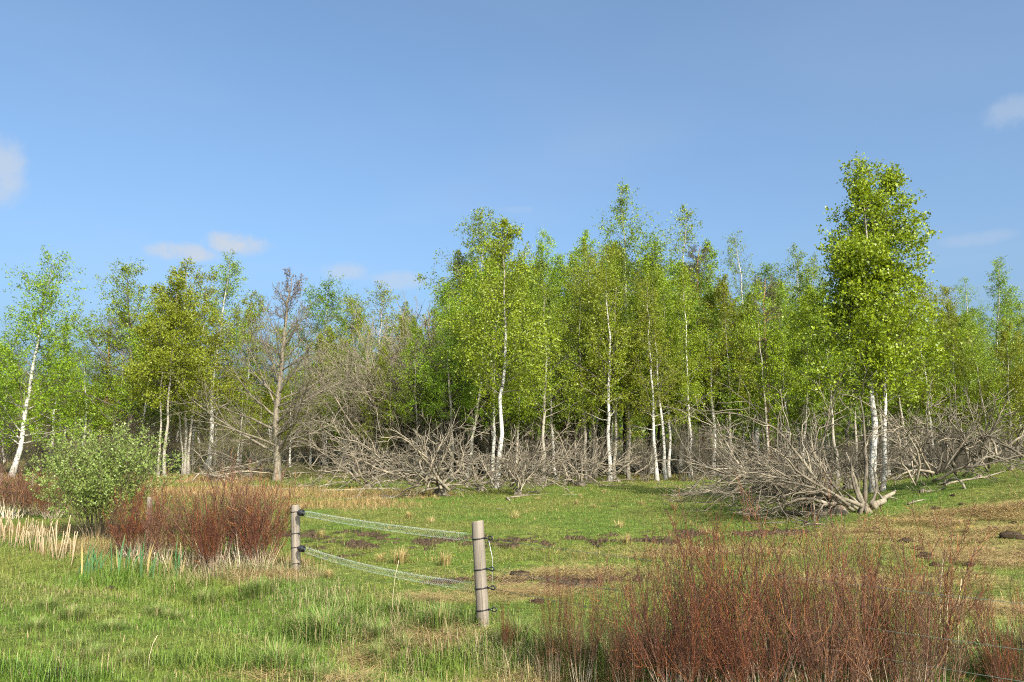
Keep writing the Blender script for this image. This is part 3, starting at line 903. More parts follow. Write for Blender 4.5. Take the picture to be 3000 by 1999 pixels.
oak()


# ------------------------------------------------------------------ grey leafless willows, heath and thicket
def bare_shrub(seed, H, spread, stems=9, k1=7, k2=6, r=.035, angle=.55, up=.2, leaf=0., tone=1.0, tw=1.0):
    rng = np.random.default_rng(seed); tb = MB(); cb = MB()
    P0 = np.zeros((1, 2, 3)); P0[0, 1, 2] = .05
    n = 8
    az = np.arange(stems) * 2.4 + rng.uniform(0, 1, stems); an = angle * rng.uniform(.25, 1.2, stems) * spread / H * 1.6
    D = np.stack([np.sin(an) * np.cos(az), np.sin(an) * np.sin(az), np.cos(an)], 1)
    L_ = H * rng.uniform(.7, 1.12, stems) / np.cos(np.clip(an, 0, .9))
    walk = np.cumsum(rng.normal(0, .09, (stems, n, 3)), 1)
    d = unit(D[:, None] + walk) * (L_ / n)[:, None, None]
    P = np.concatenate([np.zeros((stems, 1, 3)), np.cumsum(d, 1)], 1) + np.stack([np.cos(az), np.sin(az), np.zeros(stems)], 1)[:, None] * rng.uniform(.03, .22, stems)[:, None, None]
    P[:, 0, 2] -= .1
    R = r * rng.uniform(.5, 1.1, stems)[:, None] * (1 - .8 * np.linspace(0, 1, n + 1))[None]
    tb.tubes(P, R, 6, np.full(R.shape, tone))
    P1, R1 = grow(P, R, k1, .2, 1, .6, H * .38, 6, rng, up=up, jit=.12, rs=.55)
    tb.tubes(P1, np.maximum(R1, .004 * tw), 4, np.full(R1.shape, .95 * tone))
    P2, R2 = grow(P1, R1, k2, .15, 1, .6, H * .2, 5, rng, up=up, jit=.14)
    tb.tubes(P2, np.maximum(R2, .0045 * tw), 3, np.full(R2.shape, .8 * tone))
    P3, R3 = grow(P2, R2, 3, .2, 1, .6, H * .1, 3, rng, up=up, jit=.12)
    if leaf: tb.tubes(P3, np.full(R3.shape, .003), 3, np.full(R3.shape, .9))
    if leaf:
        Lc = along(P3, 4, rng, .3, 1.05); Lc = Lc[rng.uniform(0, 1, len(Lc)) < leaf]
        leaves(cb, Lc, .05, rng, .6, .03)
        return tb.mesh('shrub_stems', M['dead']), cb.mesh('shrub_leaves', M['greygreen'])
    return (tb.mesh('shrub_stems', M['dead']),)


def shrub(name, label, meshes, loc, rz=0, sc=1.0, group=None, cat='shrub', leafm=None):
    t = thing(name, label, cat, loc, (0, 0, rz), sc, group)
    obj('stems', meshes[0], t)
    if len(meshes) > 1:
        o = obj('leaves', meshes[1], t)
        if leafm: set_mat(o, leafm)
    return t


def standing_shrubs():
    rng = np.random.default_rng(61)
    A = [bare_shrub(60 + i, 4.2, 2.3, 13, 8, 6, .065, leaf=.25 if i < 2 else 0, tone=1.15, tw=1.9) for i in range(3)]
    for i, (bx, by, ty, m, lab) in enumerate([
            (905, 1090, 815, 0, 'grey leafless willow with greenish haze, nearest the bare oak'),
            (975, 1092, 795, 1, 'tall grey-green willow beside the outer corner of the wood'),
            (1050, 1096, 800, 2, 'pale leafless willow poking up behind the dead brush'),
            (835, 1085, 850, 2, 'low grey willow behind the bare oak twigs'),
            (1190, 1098, 850, 2, 'grey leafless bush between two birch trunks in the brush'),
            (1280, 1085, 900, 2, 'low leafless bush behind the bowed dead branches')]):
        p, H, mpp = place(bx, by, ty); s = H / 4.3
        shrub('willow_shrub', lab, A[m], p, rng.uniform(0, 6.28), s)
    # brown thicket in and before the wood
    Bm = [bare_shrub(80 + i, 2.4, 1.3, 14, 6, 4, .022, tone=.55) for i in range(2)]
    for k in range(64):
        yy = rng.uniform(40.5, 56); xx = -6 + 40 * (k + rng.uniform(0, 1)) / 64
        shrub('thicket_bush', 'brown leafless bush of the thicket on the wood floor', Bm[k % 2], on_ground(xx, yy), rng.uniform(0, 6.28), rng.uniform(.65, 1.15), 'bushes of the wood floor thicket')
    for k in range(16):
        yy = rng.uniform(37, 44); xx = yy * (2090 + 290 * (k + rng.uniform(0, 1)) / 22 - 1176) * K / F
        shrub('thicket_bush', 'grey leafless bush of the thicket behind the grassy bank', Bm[k % 2], on_ground(xx, yy), rng.uniform(0, 6.28), rng.uniform(.5, .9), 'bushes behind the grassy bank')
    Cm = [bare_shrub(90 + i, 2.6, 1.5, 12, 6, 4, .025, leaf=.8) for i in range(2)]
    for k in range(54):
        yy = rng.uniform(50, 74); xx = -yy * .70 + yy * .66 * (k + rng.uniform(0, 1)) / 54
        lf = ('olive', 'bronze', 'heath', 'heath')[k % 4]
        shrub('heath_bush', {'olive': 'olive bush on the heath behind the row of birches', 'bronze': 'bronze bush on the heath behind the row of birches', 'heath': 'brown bush on the heath behind the row of birches'}[lf], Cm[k % 2], on_ground(xx, yy), rng.uniform(0, 6.28), rng.uniform(.6, 1.25), 'bushes on the heath', 'bush', lf)


standing_shrubs()


# ------------------------------------------------------------------ dead, fallen willows
def limb(rng, start, az, el, L, r, bend=-.35, n=10, jit=.14):
    D = np.array([math.cos(el) * math.cos(az), math.cos(el) * math.sin(az), math.sin(el)])
    walk = np.cumsum(rng.normal(0, jit, (n, 3)), 0)
    s = np.linspace(0, 1, n)
    d = unit(D[None] + walk + np.array([0, 0, bend])[None] * s[:, None] * 1.6) * (L / n)
    P = np.concatenate([start[None], start[None] + np.cumsum(d, 0)], 0)
    P[:, 2] = np.where(P[:, 2] < .04, .04 + .25 * np.abs(P[:, 2]) * .3, P[:, 2])
    R = r * (1 - .78 * np.linspace(0, 1, n + 1))
    return P[None], R[None]


def dead_limb_mesh(rng, P, R, k1=8, k2=5, tint=1.0):
    tb = MB(); L = np.linalg.norm(P[0, -1] - P[0, 0])
    tb.tubes(P, R, 7, np.full(R.shape, tint * rng.uniform(.85, 1.15)), cap=True)
    P1, R1 = grow(P, R, k1, .2, 1, .6, L * .36, 6, rng, up=-.05, jit=.16, rs=.6)
    P1[..., 2] = np.maximum(P1[..., 2], .03)
    tb.tubes(P1, np.maximum(R1, .011), 4, np.full(R1.shape, 1.0) * tint * rng.uniform(.5, 1.35, (len(R1), 1)))
    P2, R2 = grow(P1, R1, max(2, k2 - 1), .15, 1, .65, L * .17, 4, rng, up=-.02, jit=.15)
    P2[..., 2] = np.maximum(P2[..., 2], .02)
    tb.tubes(P2, np.maximum(R2, .0065), 3, np.full(R2.shape, 1.0) * tint * rng.uniform(.5, 1.3, (len(R2), 1)))
    return tb.mesh('dead_limb', M['dead'])


def stump_mesh(rng, r, h):
    tb = MB()
    for k in range(7):
        a = k * .9 + rng.uniform(-.3, .3)
        P = np.array([[math.cos(a) * r * 1.5, math.sin(a) * r * 1.5, -.08], [math.cos(a) * r * .8, math.sin(a) * r * .8, .05], [math.cos(a) * r * .35, math.sin(a) * r * .35, h * .5], [math.cos(a) * r * .3, math.sin(a) * r * .3, h * rng.uniform(.7, 1.1)]])
        tb.tubes(P, np.array([r * .22, r * .4, r * .5, r * .25]), 7, np.full((1, 4), .7), cap=True)
    return tb.mesh('stump', M['dead'])


def dead_willow(label, seed, loc, limbs, r=.07, stump=.2, k1=8, k2=5, up0=.25, group=None, tint=1.0, scat=.45):
    """limbs: (azimuth deg, elevation deg, length m, bend)"""
    rng = np.random.default_rng(seed)
    t = thing('dead_willow', label, 'dead shrub', loc, group=group)
    obj('stump', stump_mesh(rng, stump, stump * 1.6), t)
    for (az, el, L, bend) in limbs:
        P, R = limb(rng, np.array([rng.normal(0, stump * .5 + scat), rng.normal(0, stump * .5 + scat), up0 * rng.uniform(.2, 1) + scat * rng.uniform(0, .9)]), math.radians(az), math.radians(el), L, r * rng.uniform(.6, 1.15), bend)
        obj('limb', dead_limb_mesh(rng, P, R, k1, k2, tint * rng.uniform(.85, 1.15)), t)
    return t


def rand_limbs(rng, n, az0, az1, el0, el1, l0, l1, b0=-.6, b1=-.1):
    return [(az0 + (az1 - az0) * (i + rng.uniform(0, 1)) / n, rng.uniform(el0, el1), rng.uniform(l0, l1), rng.uniform(b0, b1)) for i in range(n)]


def dead_willows():
    rng = np.random.default_rng(99)
    P = lambda x, y: at2(x, y)
    dead_willow('flat heap of dead willow limbs lying beside the bare oak foot', 1, P(500, 1108), rand_limbs(rng, 12, 90, 450, 0, 22, 1.4, 3.0), .06, .15, 6, 4)
    dead_willow('dead willow with dark raised limbs behind the bare oak', 2, P(575, 1098), rand_limbs(rng, 11, 0, 360, 12, 50, 1.8, 3.4), .07, .18, 6, 4, tint=.8)
    dead_willow('pale dead willow combed flat towards the bare oak', 3, P(845, 1122), rand_limbs(rng, 15, 120, 260, 8, 45, 2.0, 3.8) + rand_limbs(rng, 5, -60, 60, 20, 60, 1.2, 2.4), .05, .18)
    dead_willow('grey dead willow sprawling behind the combed one', 4, P(905, 1100), rand_limbs(rng, 15, 0, 360, 12, 55, 1.8, 3.6), .05, .18)
    dead_willow('broken dead willow with splintered brown stump in the big brush', 5, P(1012, 1140), rand_limbs(rng, 13, 100, 280, 10, 50, 1.8, 3.6) + rand_limbs(rng, 6, -70, 80, 20, 70, 1.5, 2.6), .06, .26)
    dead_willow('tangled dead willow round the bright white trunk', 6, P(1105, 1128), rand_limbs(rng, 17, 0, 360, 15, 70, 1.6, 2.9), .045, .18)
    dead_willow('dead willow standing like a broom of close stems beside the white trunk', 7, P(1190, 1138), rand_limbs(rng, 16, 0, 360, 45, 85, 1.3, 2.1) + rand_limbs(rng, 5, -60, 60, 20, 40, 1.8, 2.8), .035, .16)
    dead_willow('dead willow bowing its long branches over towards the star-shaped bush', 8, P(1240, 1112), rand_limbs(rng, 12, -50, 60, 30, 60, 2.4, 3.8, -.75, -.4), .045, .16)
    dead_willow('star-shaped dead bush with upright forks on open grass', 9, P(1335, 1116), rand_limbs(rng, 9, 20, 160, 35, 75, 1.4, 2.6, -.1, .1) + rand_limbs(rng, 8, 150, 390, 6, 30, 1.2, 2.2), .045, .2)
    dead_willow('low dead bush with white bleached tips pointing at the three white feet', 10, P(1420, 1108), rand_limbs(rng, 6, -30, 60, 12, 50, 1.6, 2.8, -.3, 0), .045, .12)
    dead_willow('low pale brush pressed to the ground before the bare oak twigs', 11, P(735, 1100), rand_limbs(rng, 10, 0, 360, 8, 40, 1.5, 3.0), .04, .12, 6, 4)
    dead_willow('brown tangle of dead branches deep behind the big brush', 12, P(1080, 1098), rand_limbs(rng, 15, 0, 360, 25, 70, 1.8, 3.0), .04, .16, tint=.8)
    # the big fallen willow before the lone birch
    p = P(1925, 1183)
    t = dead_willow('great fallen willow with rooty stump arching its grey limbs over the grass', 13, p,
                    rand_limbs(rng, 10, 150, 205, 14, 34, 2.4, 3.8, -.5, -.15) + rand_limbs(rng, 8, 105, 160, 22, 48, 1.8, 3.0, -.4, -.1) + [(100, 72, 1.5, 0), (85, 60, 2.4, .1), (60, 40, 1.6, .2), (178, 14, 1.4, 0)] + rand_limbs(rng, 8, 100, 230, 8, 50, 1.6, 3.0), .05, .24, 9, 6, scat=.2, tint=.82)
    dead_willow('bent dead stem with hooked top growing beside the rooty stump', 14, P(1987, 1178), [(95, 82, 1.5, 0), (75, 78, 2.9, .25), (35, 38, 1.3, .5), (120, 65, 1.4, 0)], .06, .14, 4, 3, tint=.6, scat=0.)
    dead_willow('dense dead willow mass behind the great fallen one', 15, P(1850, 1150), rand_limbs(rng, 16, 60, 300, 14, 60, 2.0, 4.0), .055, .22, 9, 6)
    dead_willow('dead willow with outstretched twigs reaching over open grass', 16, P(1800, 1128), rand_limbs(rng, 10, 130, 240, 12, 36, 1.4, 2.5, -.5, -.1), .04, .14, 8, 5)
    dead_willow('grey dead bush between the great fallen willow and the lone birch', 17, P(1950, 1125), rand_limbs(rng, 10, 60, 300, 30, 75, 1.4, 2.4), .04, .16, 8, 5, tint=.9)
    dead_willow('upright dead bush just past the lone birch foot', 18, P(2120, 1132), rand_limbs(rng, 10, 0, 360, 25, 85, 1.4, 2.6), .04, .07, 7, 5, tint=.85)
    dead_willow('many-stemmed dead bush at the foot of the grassy bank', 19, P(2175, 1112), rand_limbs(rng, 12, 0, 360, 35, 85, 1.3, 2.5), .04, .07, 7, 5)
    dead_willow('dead bush peering over the grassy bank', 20, P(2250, 1098), rand_limbs(rng, 10, 0, 360, 35, 85, 1.2, 2.3), .045, .07, 7, 5, tint=.85)
    dead_willow('dark dead bush at the top of the grassy bank', 21, P(2325, 1080), rand_limbs(rng, 9, 0, 360, 20, 75, 1.2, 2.3), .045, .07, 7, 5, tint=.75)


dead_willows()


def fallen_wood():
    rng = np.random.default_rng(131)

    def branch(label, x0, y0, x1, y1, r, lift=.0, twigs=4, name='fallen_branch', tint=1.1, group=None):
        a, b = at2(x0, y0), at2(x1, y1)
        n = 7; s = np.linspace(0, 1, n)[:, None]
        Q = a[None] * (1 - s) + b[None] * s + rng.normal(0, .03 * np.linalg.norm(b - a), (n, 3)) * np.array([1, 1, .15])
        Q[:, 2] = height(Q[:, 0], Q[:, 1]) + r * .8 + lift * s[:, 0]
        R = r * (1 - .6 * s[:, 0])
        mb = MB(); loc = a.copy(); mb.tubes((Q - loc)[None], R[None], 8, np.full((1, n), tint), cap=True)
        if twigs:
            P1, R1 = grow((Q - loc)[None], R[None], twigs, .2, .95, .6, np.linalg.norm(b - a) * .3, 4, rng, up=.1, jit=.1)
            mb.tubes(P1, np.maximum(R1, .005), 4, np.full(R1.shape, tint))
        o = obj(name, mb.mesh(name, M['dead']), None, loc)
        return tag(o, label, 'log' if name == 'fallen_log' else 'branch', group)
    branch('long dark log lying before the rooty stump', 1905, 1186, 1790, 1186, .10, 0, 2, 'fallen_log', .75)
    branch('split log lying behind the dark log', 1900, 1172, 1795, 1160, .07, .05, 2, 'fallen_log', .9)
    branch('thick bleached log beside the bent dead stem', 2005, 1172, 2062, 1145, .09, .12, 3, 'fallen_log', 1.1)
    branch('thin bleached stick in the hollow beneath the bank', 2085, 1162, 2125, 1150, .03, 0, 1)
    branch('pale stick lying in the grass before the long dark log', 1845, 1207, 1895, 1207, .03, 0, 0)
    branch('white forked branch lying near the three white feet', 1385, 1108, 1500, 1104, .035, .1, 6)
    branch('long pale branch running up the rim of the grassy bank', 2165, 1118, 2320, 1082, .035, 0, 5)
    branch('bent branch lying before the splintered stump', 1150, 1150, 1235, 1130, .035, 0, 5)
    branch('long low branch lying before the combed dead willow', 720, 1130, 930, 1126, .04, .05, 7)
    branch('forked branch lying on pale dry grass before the big brush', 850, 1150, 975, 1138, .03, .05, 5)
    for k, (x, y) in enumerate([(800, 1140), (1060, 1165), (690, 1140), (1500, 1122), (1600, 1118), (1690, 1128), (1290, 1138), (1720, 1122), (560, 1125), (1140, 1170)]):
        branch('thin stick lying loose on the pasture grass', x, y, x + rng.uniform(15, 45), y + rng.uniform(-4, 4), .014, 0, 2, group='loose sticks on the pasture')
    # thin white stake by the stump
    p = at2(1872, 1208); mb = MB()
    mb.tubes(np.array([[0, 0, -.1], [.01, 0, .3], [-.01, 0, .62], [.05, 0, .68]]), np.array([.018, .016, .015, .012]), 7, np.full((1, 4), 1.3), cap=True)
    tag(obj('stake', mb.mesh('stake', M['dead']), None, p), 'thin pale stake standing upright before the rooty stump', 'stake')


fallen_wood()


# ------------------------------------------------------------------ red-brown willow bushes
def red_willow(seed, H, spread, stems=16, k1=7, k2=8, tw=1.0):
    rng = np.random.default_rng(seed); tb = MB(); kb = MB()
    n = 7
    az = rng.uniform(0, 6.28, stems); an = rng.uniform(.02, 1.0, stems) * spread / H * 1.15
    D = np.stack([np.sin(an) * np.cos(az), np.sin(an) * np.sin(az), np.cos(an)], 1)
    L_ = H * rng.uniform(.5, 1.08, stems)
    walk = np.cumsum(rng.normal(0, .07, (stems, n, 3)), 1)
    d = unit(D[:, None] + walk + np.array([0, 0, .35]) * np.linspace(0, 1, n)[None, :, None]) * (L_ / n)[:, None, None]
    P = np.concatenate([np.zeros((stems, 1, 3)), np.cumsum(d, 1)], 1)
    P += np.stack([np.cos(az), np.sin(az), np.zeros(stems)], 1)[:, None] * (rng.uniform(.0, .38, stems) * spread)[:, None, None]
    P[:, 0, 2] -= .06
    s = np.linspace(0, 1, n + 1)
    R = .0075 * tw ** .5 * rng.uniform(.7, 1.2, stems)[:, None] * (1 - .75 * s)[None]
    pale = np.array([.34, .27, .19]); red = np.array([.115, .046, .028]); org = np.array([.25, .095, .035]); dk = np.array([.055, .027, .020])
    w = sstep(s, .18, .62)[:, None]
    Cs = pale[None] * (1 - w) + red[None] * w
    tb.tubes(P, R, 5, Cs[None] * rng.uniform(.75, 1.25, (stems, 1, 1)))

    def cols(m, n_):
        f = rng.uniform(0, 1, (m, 1, 1))
        c = np.where(f < .5, red[None, None], np.where(f < .83, dk[None, None], org[None, None])) * rng.uniform(.75, 1.3, (m, 1, 1))
        return np.broadcast_to(c, (m, n_, 3))
    P1, R1 = grow(P, R, k1, .25, .98, .5, H * .36, 6, rng, up=.55, jit=.11, rs=.55)
    tb.tubes(P1, np.maximum(R1, .0016 * tw), 3, cols(len(P1), 6))
    P2, R2 = grow(P1, R1, k2, .12, 1.0, .6, H * .12, 4, rng, up=.5, jit=.12, rs=.75)
    tb.tubes(P2, np.maximum(R2, .0011 * tw), 3, cols(len(P2), 4))
    # buds along the tips
    B = along(P2, 5, rng, .2, 1.0); m = len(B)
    a = unit(rng.normal(0, .5, (m, 3)) + np.array([0, 0, 1])); b = unit(np.cross(a, rng.normal(0, 1, (m, 3))))
    L = .009 * rng.uniform(.6, 1.4, m)[:, None]
    V = np.stack([B, B + a * L * .5 + b * L * .22, B + a * L, B + a * L * .5 - b * L * .22], 1)
    C = np.where(rng.uniform(0, 1, (m, 1)) < .6, np.array([[.13, .045, .026]]), np.array([[.19, .09, .04]]))
    kb.add(V.reshape(-1, 3), np.arange(m)[:, None] * 4 + np.arange(4)[None], None, np.repeat(C, 4, 0))
    return tb.mesh('willow_stems', M['twig']), kb.mesh('willow_buds', M['twig'])


def red_willows():
    rng = np.random.default_rng(17)
    V = [red_willow(300 + i, 1.2, .66, 16, 6, 10, 1.12) for i in range(4)] + [red_willow(310 + i, 1.2, .85, 30, 6, 8, 2.1) for i in range(2)]

    def put(label, px, top, Y, i, wide=1.0, group=None):
        d = pix_dir(px * K, 1290.0); p = on_ground(d[0] / d[1] * Y, Y)
        dd = pix_dir(px * K, top * K); H = CAMZ + dd[2] / dd[1] * Y - p[2]
        s = H / (1.12 if Y < 10 else .98)
        t = thing('willow_bush', label, 'bush', p, (0, 0, rng.uniform(0, 6.28)), (s * wide, s * wide, s), group)
        j = i % 4 if Y < 10 else 4 + i % 2
        obj('stems', V[j][0], t); obj('buds', V[j][1], t)
    lab = 'leafless red-brown willow bush of the long row before the pasture'; g = 'red-brown willow bushes in the near row'
    for k, (x, ty, Y, w) in enumerate([(1440, 1350, 7.3, .6), (1515, 1300, 7.6, .7), (1590, 1280, 7.2, .75), (1655, 1270, 7.6, .7), (1730, 1232, 7.3, .85), (1790, 1285, 7.7, .6), (1855, 1262, 7.2, .85), (1925, 1300, 7.5, .6),
                                       (1985, 1310, 7.1, .65), (2065, 1262, 7.3, .8), (2108, 1330, 7.0, .5), (1550, 1370, 6.9, .7), (1700, 1360, 6.8, .7), (1890, 1380, 6.8, .7), (2040, 1370, 6.8, .7), (2280, 1400, 6.8, .6), (2345, 1385, 7.0, .7), (2440, 1380, 6.9, .9)]):
        if x > 2200: put('leafless red-brown willow bush past the gap with tall pale stalks', x, ty, Y, k, w, 'willow bushes past the gap')
        elif ty > 1340: put('low red-brown willow bush filling the front of the long row', x, ty, Y, k, w, 'low willow bushes in front of the row')
        elif ty == 1232: put('tallest leafless willow bush, rising from the middle of the long row', x, ty, Y, k, w)
        else: put(lab, x, ty, Y, k, w, g)
    put('small thin red-brown willow bush standing apart next to the fence post', 1330, 1335, 7.9, 1, .55)
    put('spindly low willow sapling between the fence post and the willow row', 1265, 1340, 8.0, 2, .3)
    put('spindly willow sapling rooted close by the grey fence post', 1165, 1400, 8.6, 3, .3)
    g2 = 'dark red willow bushes along the ditch'
    for k, (x, ty, Y, w) in enumerate([(340, 1160, 15.4, .8), (392, 1190, 14.8, .6), (462, 1182, 14.6, .7), (520, 1154, 14.6, .8), (575, 1144, 14.5, .8), (612, 1170, 14.2, .55), (500, 1205, 13.9, .5), (310, 1185, 15.6, .65)]):
        put('leafless red-brown willow bush along the ditch beside the thin fence post', x, ty, Y, k, w, g2)
    for k, (x, ty, Y, w) in enumerate([(35, 1110, 22, 1.1), (-20, 1105, 22.5, 1.1), (95, 1112, 23.0, 1.2), (135, 1120, 22, 1.0)]):
        put('dark red willow bush before the thick leaning white birch foot', x, ty, Y, k, w, 'dark willow bushes below the leaning birch')


red_willows()


def green_shrub():
    p, H, mpp = place(222, 1240, 1024)
    rng = np.random.default_rng(401); tb, cb = MB(), MB()
    n = 8; st = 46; sp = 118 * mpp
    az = rng.uniform(0, 6.28, st); an = rng.uniform(.02, 1.0, st) ** .8 * .80
    D = np.stack([np.sin(an) * np.cos(az), np.sin(an) * np.sin(az), np.cos(an)], 1)
    L_ = H * rng.uniform(.74, 1.03, st)
    d = unit(D[:, None] + np.cumsum(rng.normal(0, .06, (st, n, 3)), 1) + np.array([0, 0, .12])) * (L_ / n)[:, None, None]
    P = np.concatenate([np.zeros((st, 1, 3)), np.cumsum(d, 1)], 1)
    P += np.stack([np.cos(az), np.sin(az), np.zeros(st)], 1)[:, None] * rng.uniform(.03, .30, st)[:, None, None]; P[:, 0, 2] -= .08
    R = .013 * rng.uniform(.5, 1.2, st)[:, None] * (1 - .8 * np.linspace(0, 1, n + 1))[None]
    br = np.array([.15, .115, .075])
    tb.tubes(P, R, 5, np.broadcast_to(br, (st, n + 1, 3)) * rng.uniform(.7, 1.4, (st, 1, 1)))
    P1, R1 = grow(P, R, 8, .25, .98, .5, H * .34, 6, rng, up=.3, jit=.1, rs=.6)
    tb.tubes(P1, np.maximum(R1, .003), 4, np.broadcast_to(br * 1.1, (*R1.shape, 3)))
    P2, R2 = grow(P1, R1, 5, .2, 1, .6, H * .13, 4, rng, up=.3, jit=.1)
    tb.tubes(P2, np.full(R2.shape, .002), 3, np.broadcast_to(br, (*R2.shape, 3)))
    leaves(cb, along(P2, 11, rng, .2, 1.05), .050, rng, .6, .02, None, -.5, True)
    leaves(cb, along(P1, 10, rng, .5, 1.05), .058, rng, .6, .015, None, -.5, True)
    t = thing('green_shrub', 'round bushy shrub with small pale green leaves by the ditch', 'shrub', p)
    obj('stems', tb.mesh('shrub_stems', M['twig']), t); obj('leaves', cb.mesh('shrub_leaves', M['greygreen']), t)


green_shrub()


# ------------------------------------------------------------------ fence
def tube_on(mb, pts, r, S=6, C=None, cap=True):
    pts = np.asarray(pts, float)
    mb.tubes(pts[None], np.full((1, len(pts)), r), S, C, cap)


def post_mesh(r, h, rng, sink=.35, S=22):
    mb = MB()
    zs = np.array([-sink, 0, h * .25, h * .5, h * .75, h - .012, h]); th = np.arange(S) * 2 * math.pi / S
    prof = np.array([1, 1, .99, .985, .98, .975, .93]) * r
    wob = 1 + .02 * rng.normal(0, 1, S)
    V = np.stack([np.outer(prof, np.cos(th) * wob), np.outer(prof, np.sin(th) * wob), np.repeat(zs[:, None], S, 1) + np.where(np.arange(7)[:, None] >= 5, .012 * np.cos(th + 1.0)[None], 0)], -1).reshape(-1, 3)
    k = np.arange(S); Q = np.concatenate([np.stack([i * S + k, i * S + (k + 1) % S, (i + 1) * S + (k + 1) % S, (i + 1) * S + k], 1) for i in range(6)])
    V = np.concatenate([V, [[0, 0, h + .004]]]); T = np.stack([6 * S + k, 6 * S + (k + 1) % S, np.full(S, 7 * S)], 1)
    C = np.ones((len(V), 3)); C[6 * S:] = (1.25, 1.22, 1.15)
    mb.add(V, Q, T, C)
    return mb.mesh('post', M['post'])


def ring_mesh(r, rr=.0065, drop=.0, az=0., tail=0.):
    """cable tie round a post, with a tail towards azimuth az"""
    mb = MB(); th = np.linspace(0, 2 * math.pi, 25)
    tube_on(mb, np.stack([np.cos(th) * r, np.sin(th) * r, drop * np.cos(th - az)], 1), rr, 6, None, False)
    if tail:
        u = np.array([math.cos(az), math.sin(az), 0])
        tube_on(mb, np.stack([u * r * .95, u * (r + tail * .5) + [0, 0, -.008], u * (r + tail) + [0, 0, -.02]]), rr * .9, 6)
    return mb.mesh('tie', M['black'])


def loop_insulator_mesh(r, az):
    mb = MB(); u = np.array([math.cos(az), math.sin(az), 0]); v = np.array([-u[1], u[0], 0])
    tube_on(mb, np.stack([u * r * .9, u * (r + .03), u * (r + .05)]), .011, 8)
    th = np.linspace(-2.6, 2.6, 13)
    tube_on(mb, (r + .075) * u[None] - np.cos(th)[:, None] * u[None] * -.03 + np.sin(th)[:, None] * np.array([0, 0, .022])[None], .008, 7)
    return mb.mesh('insulator', M['black'])


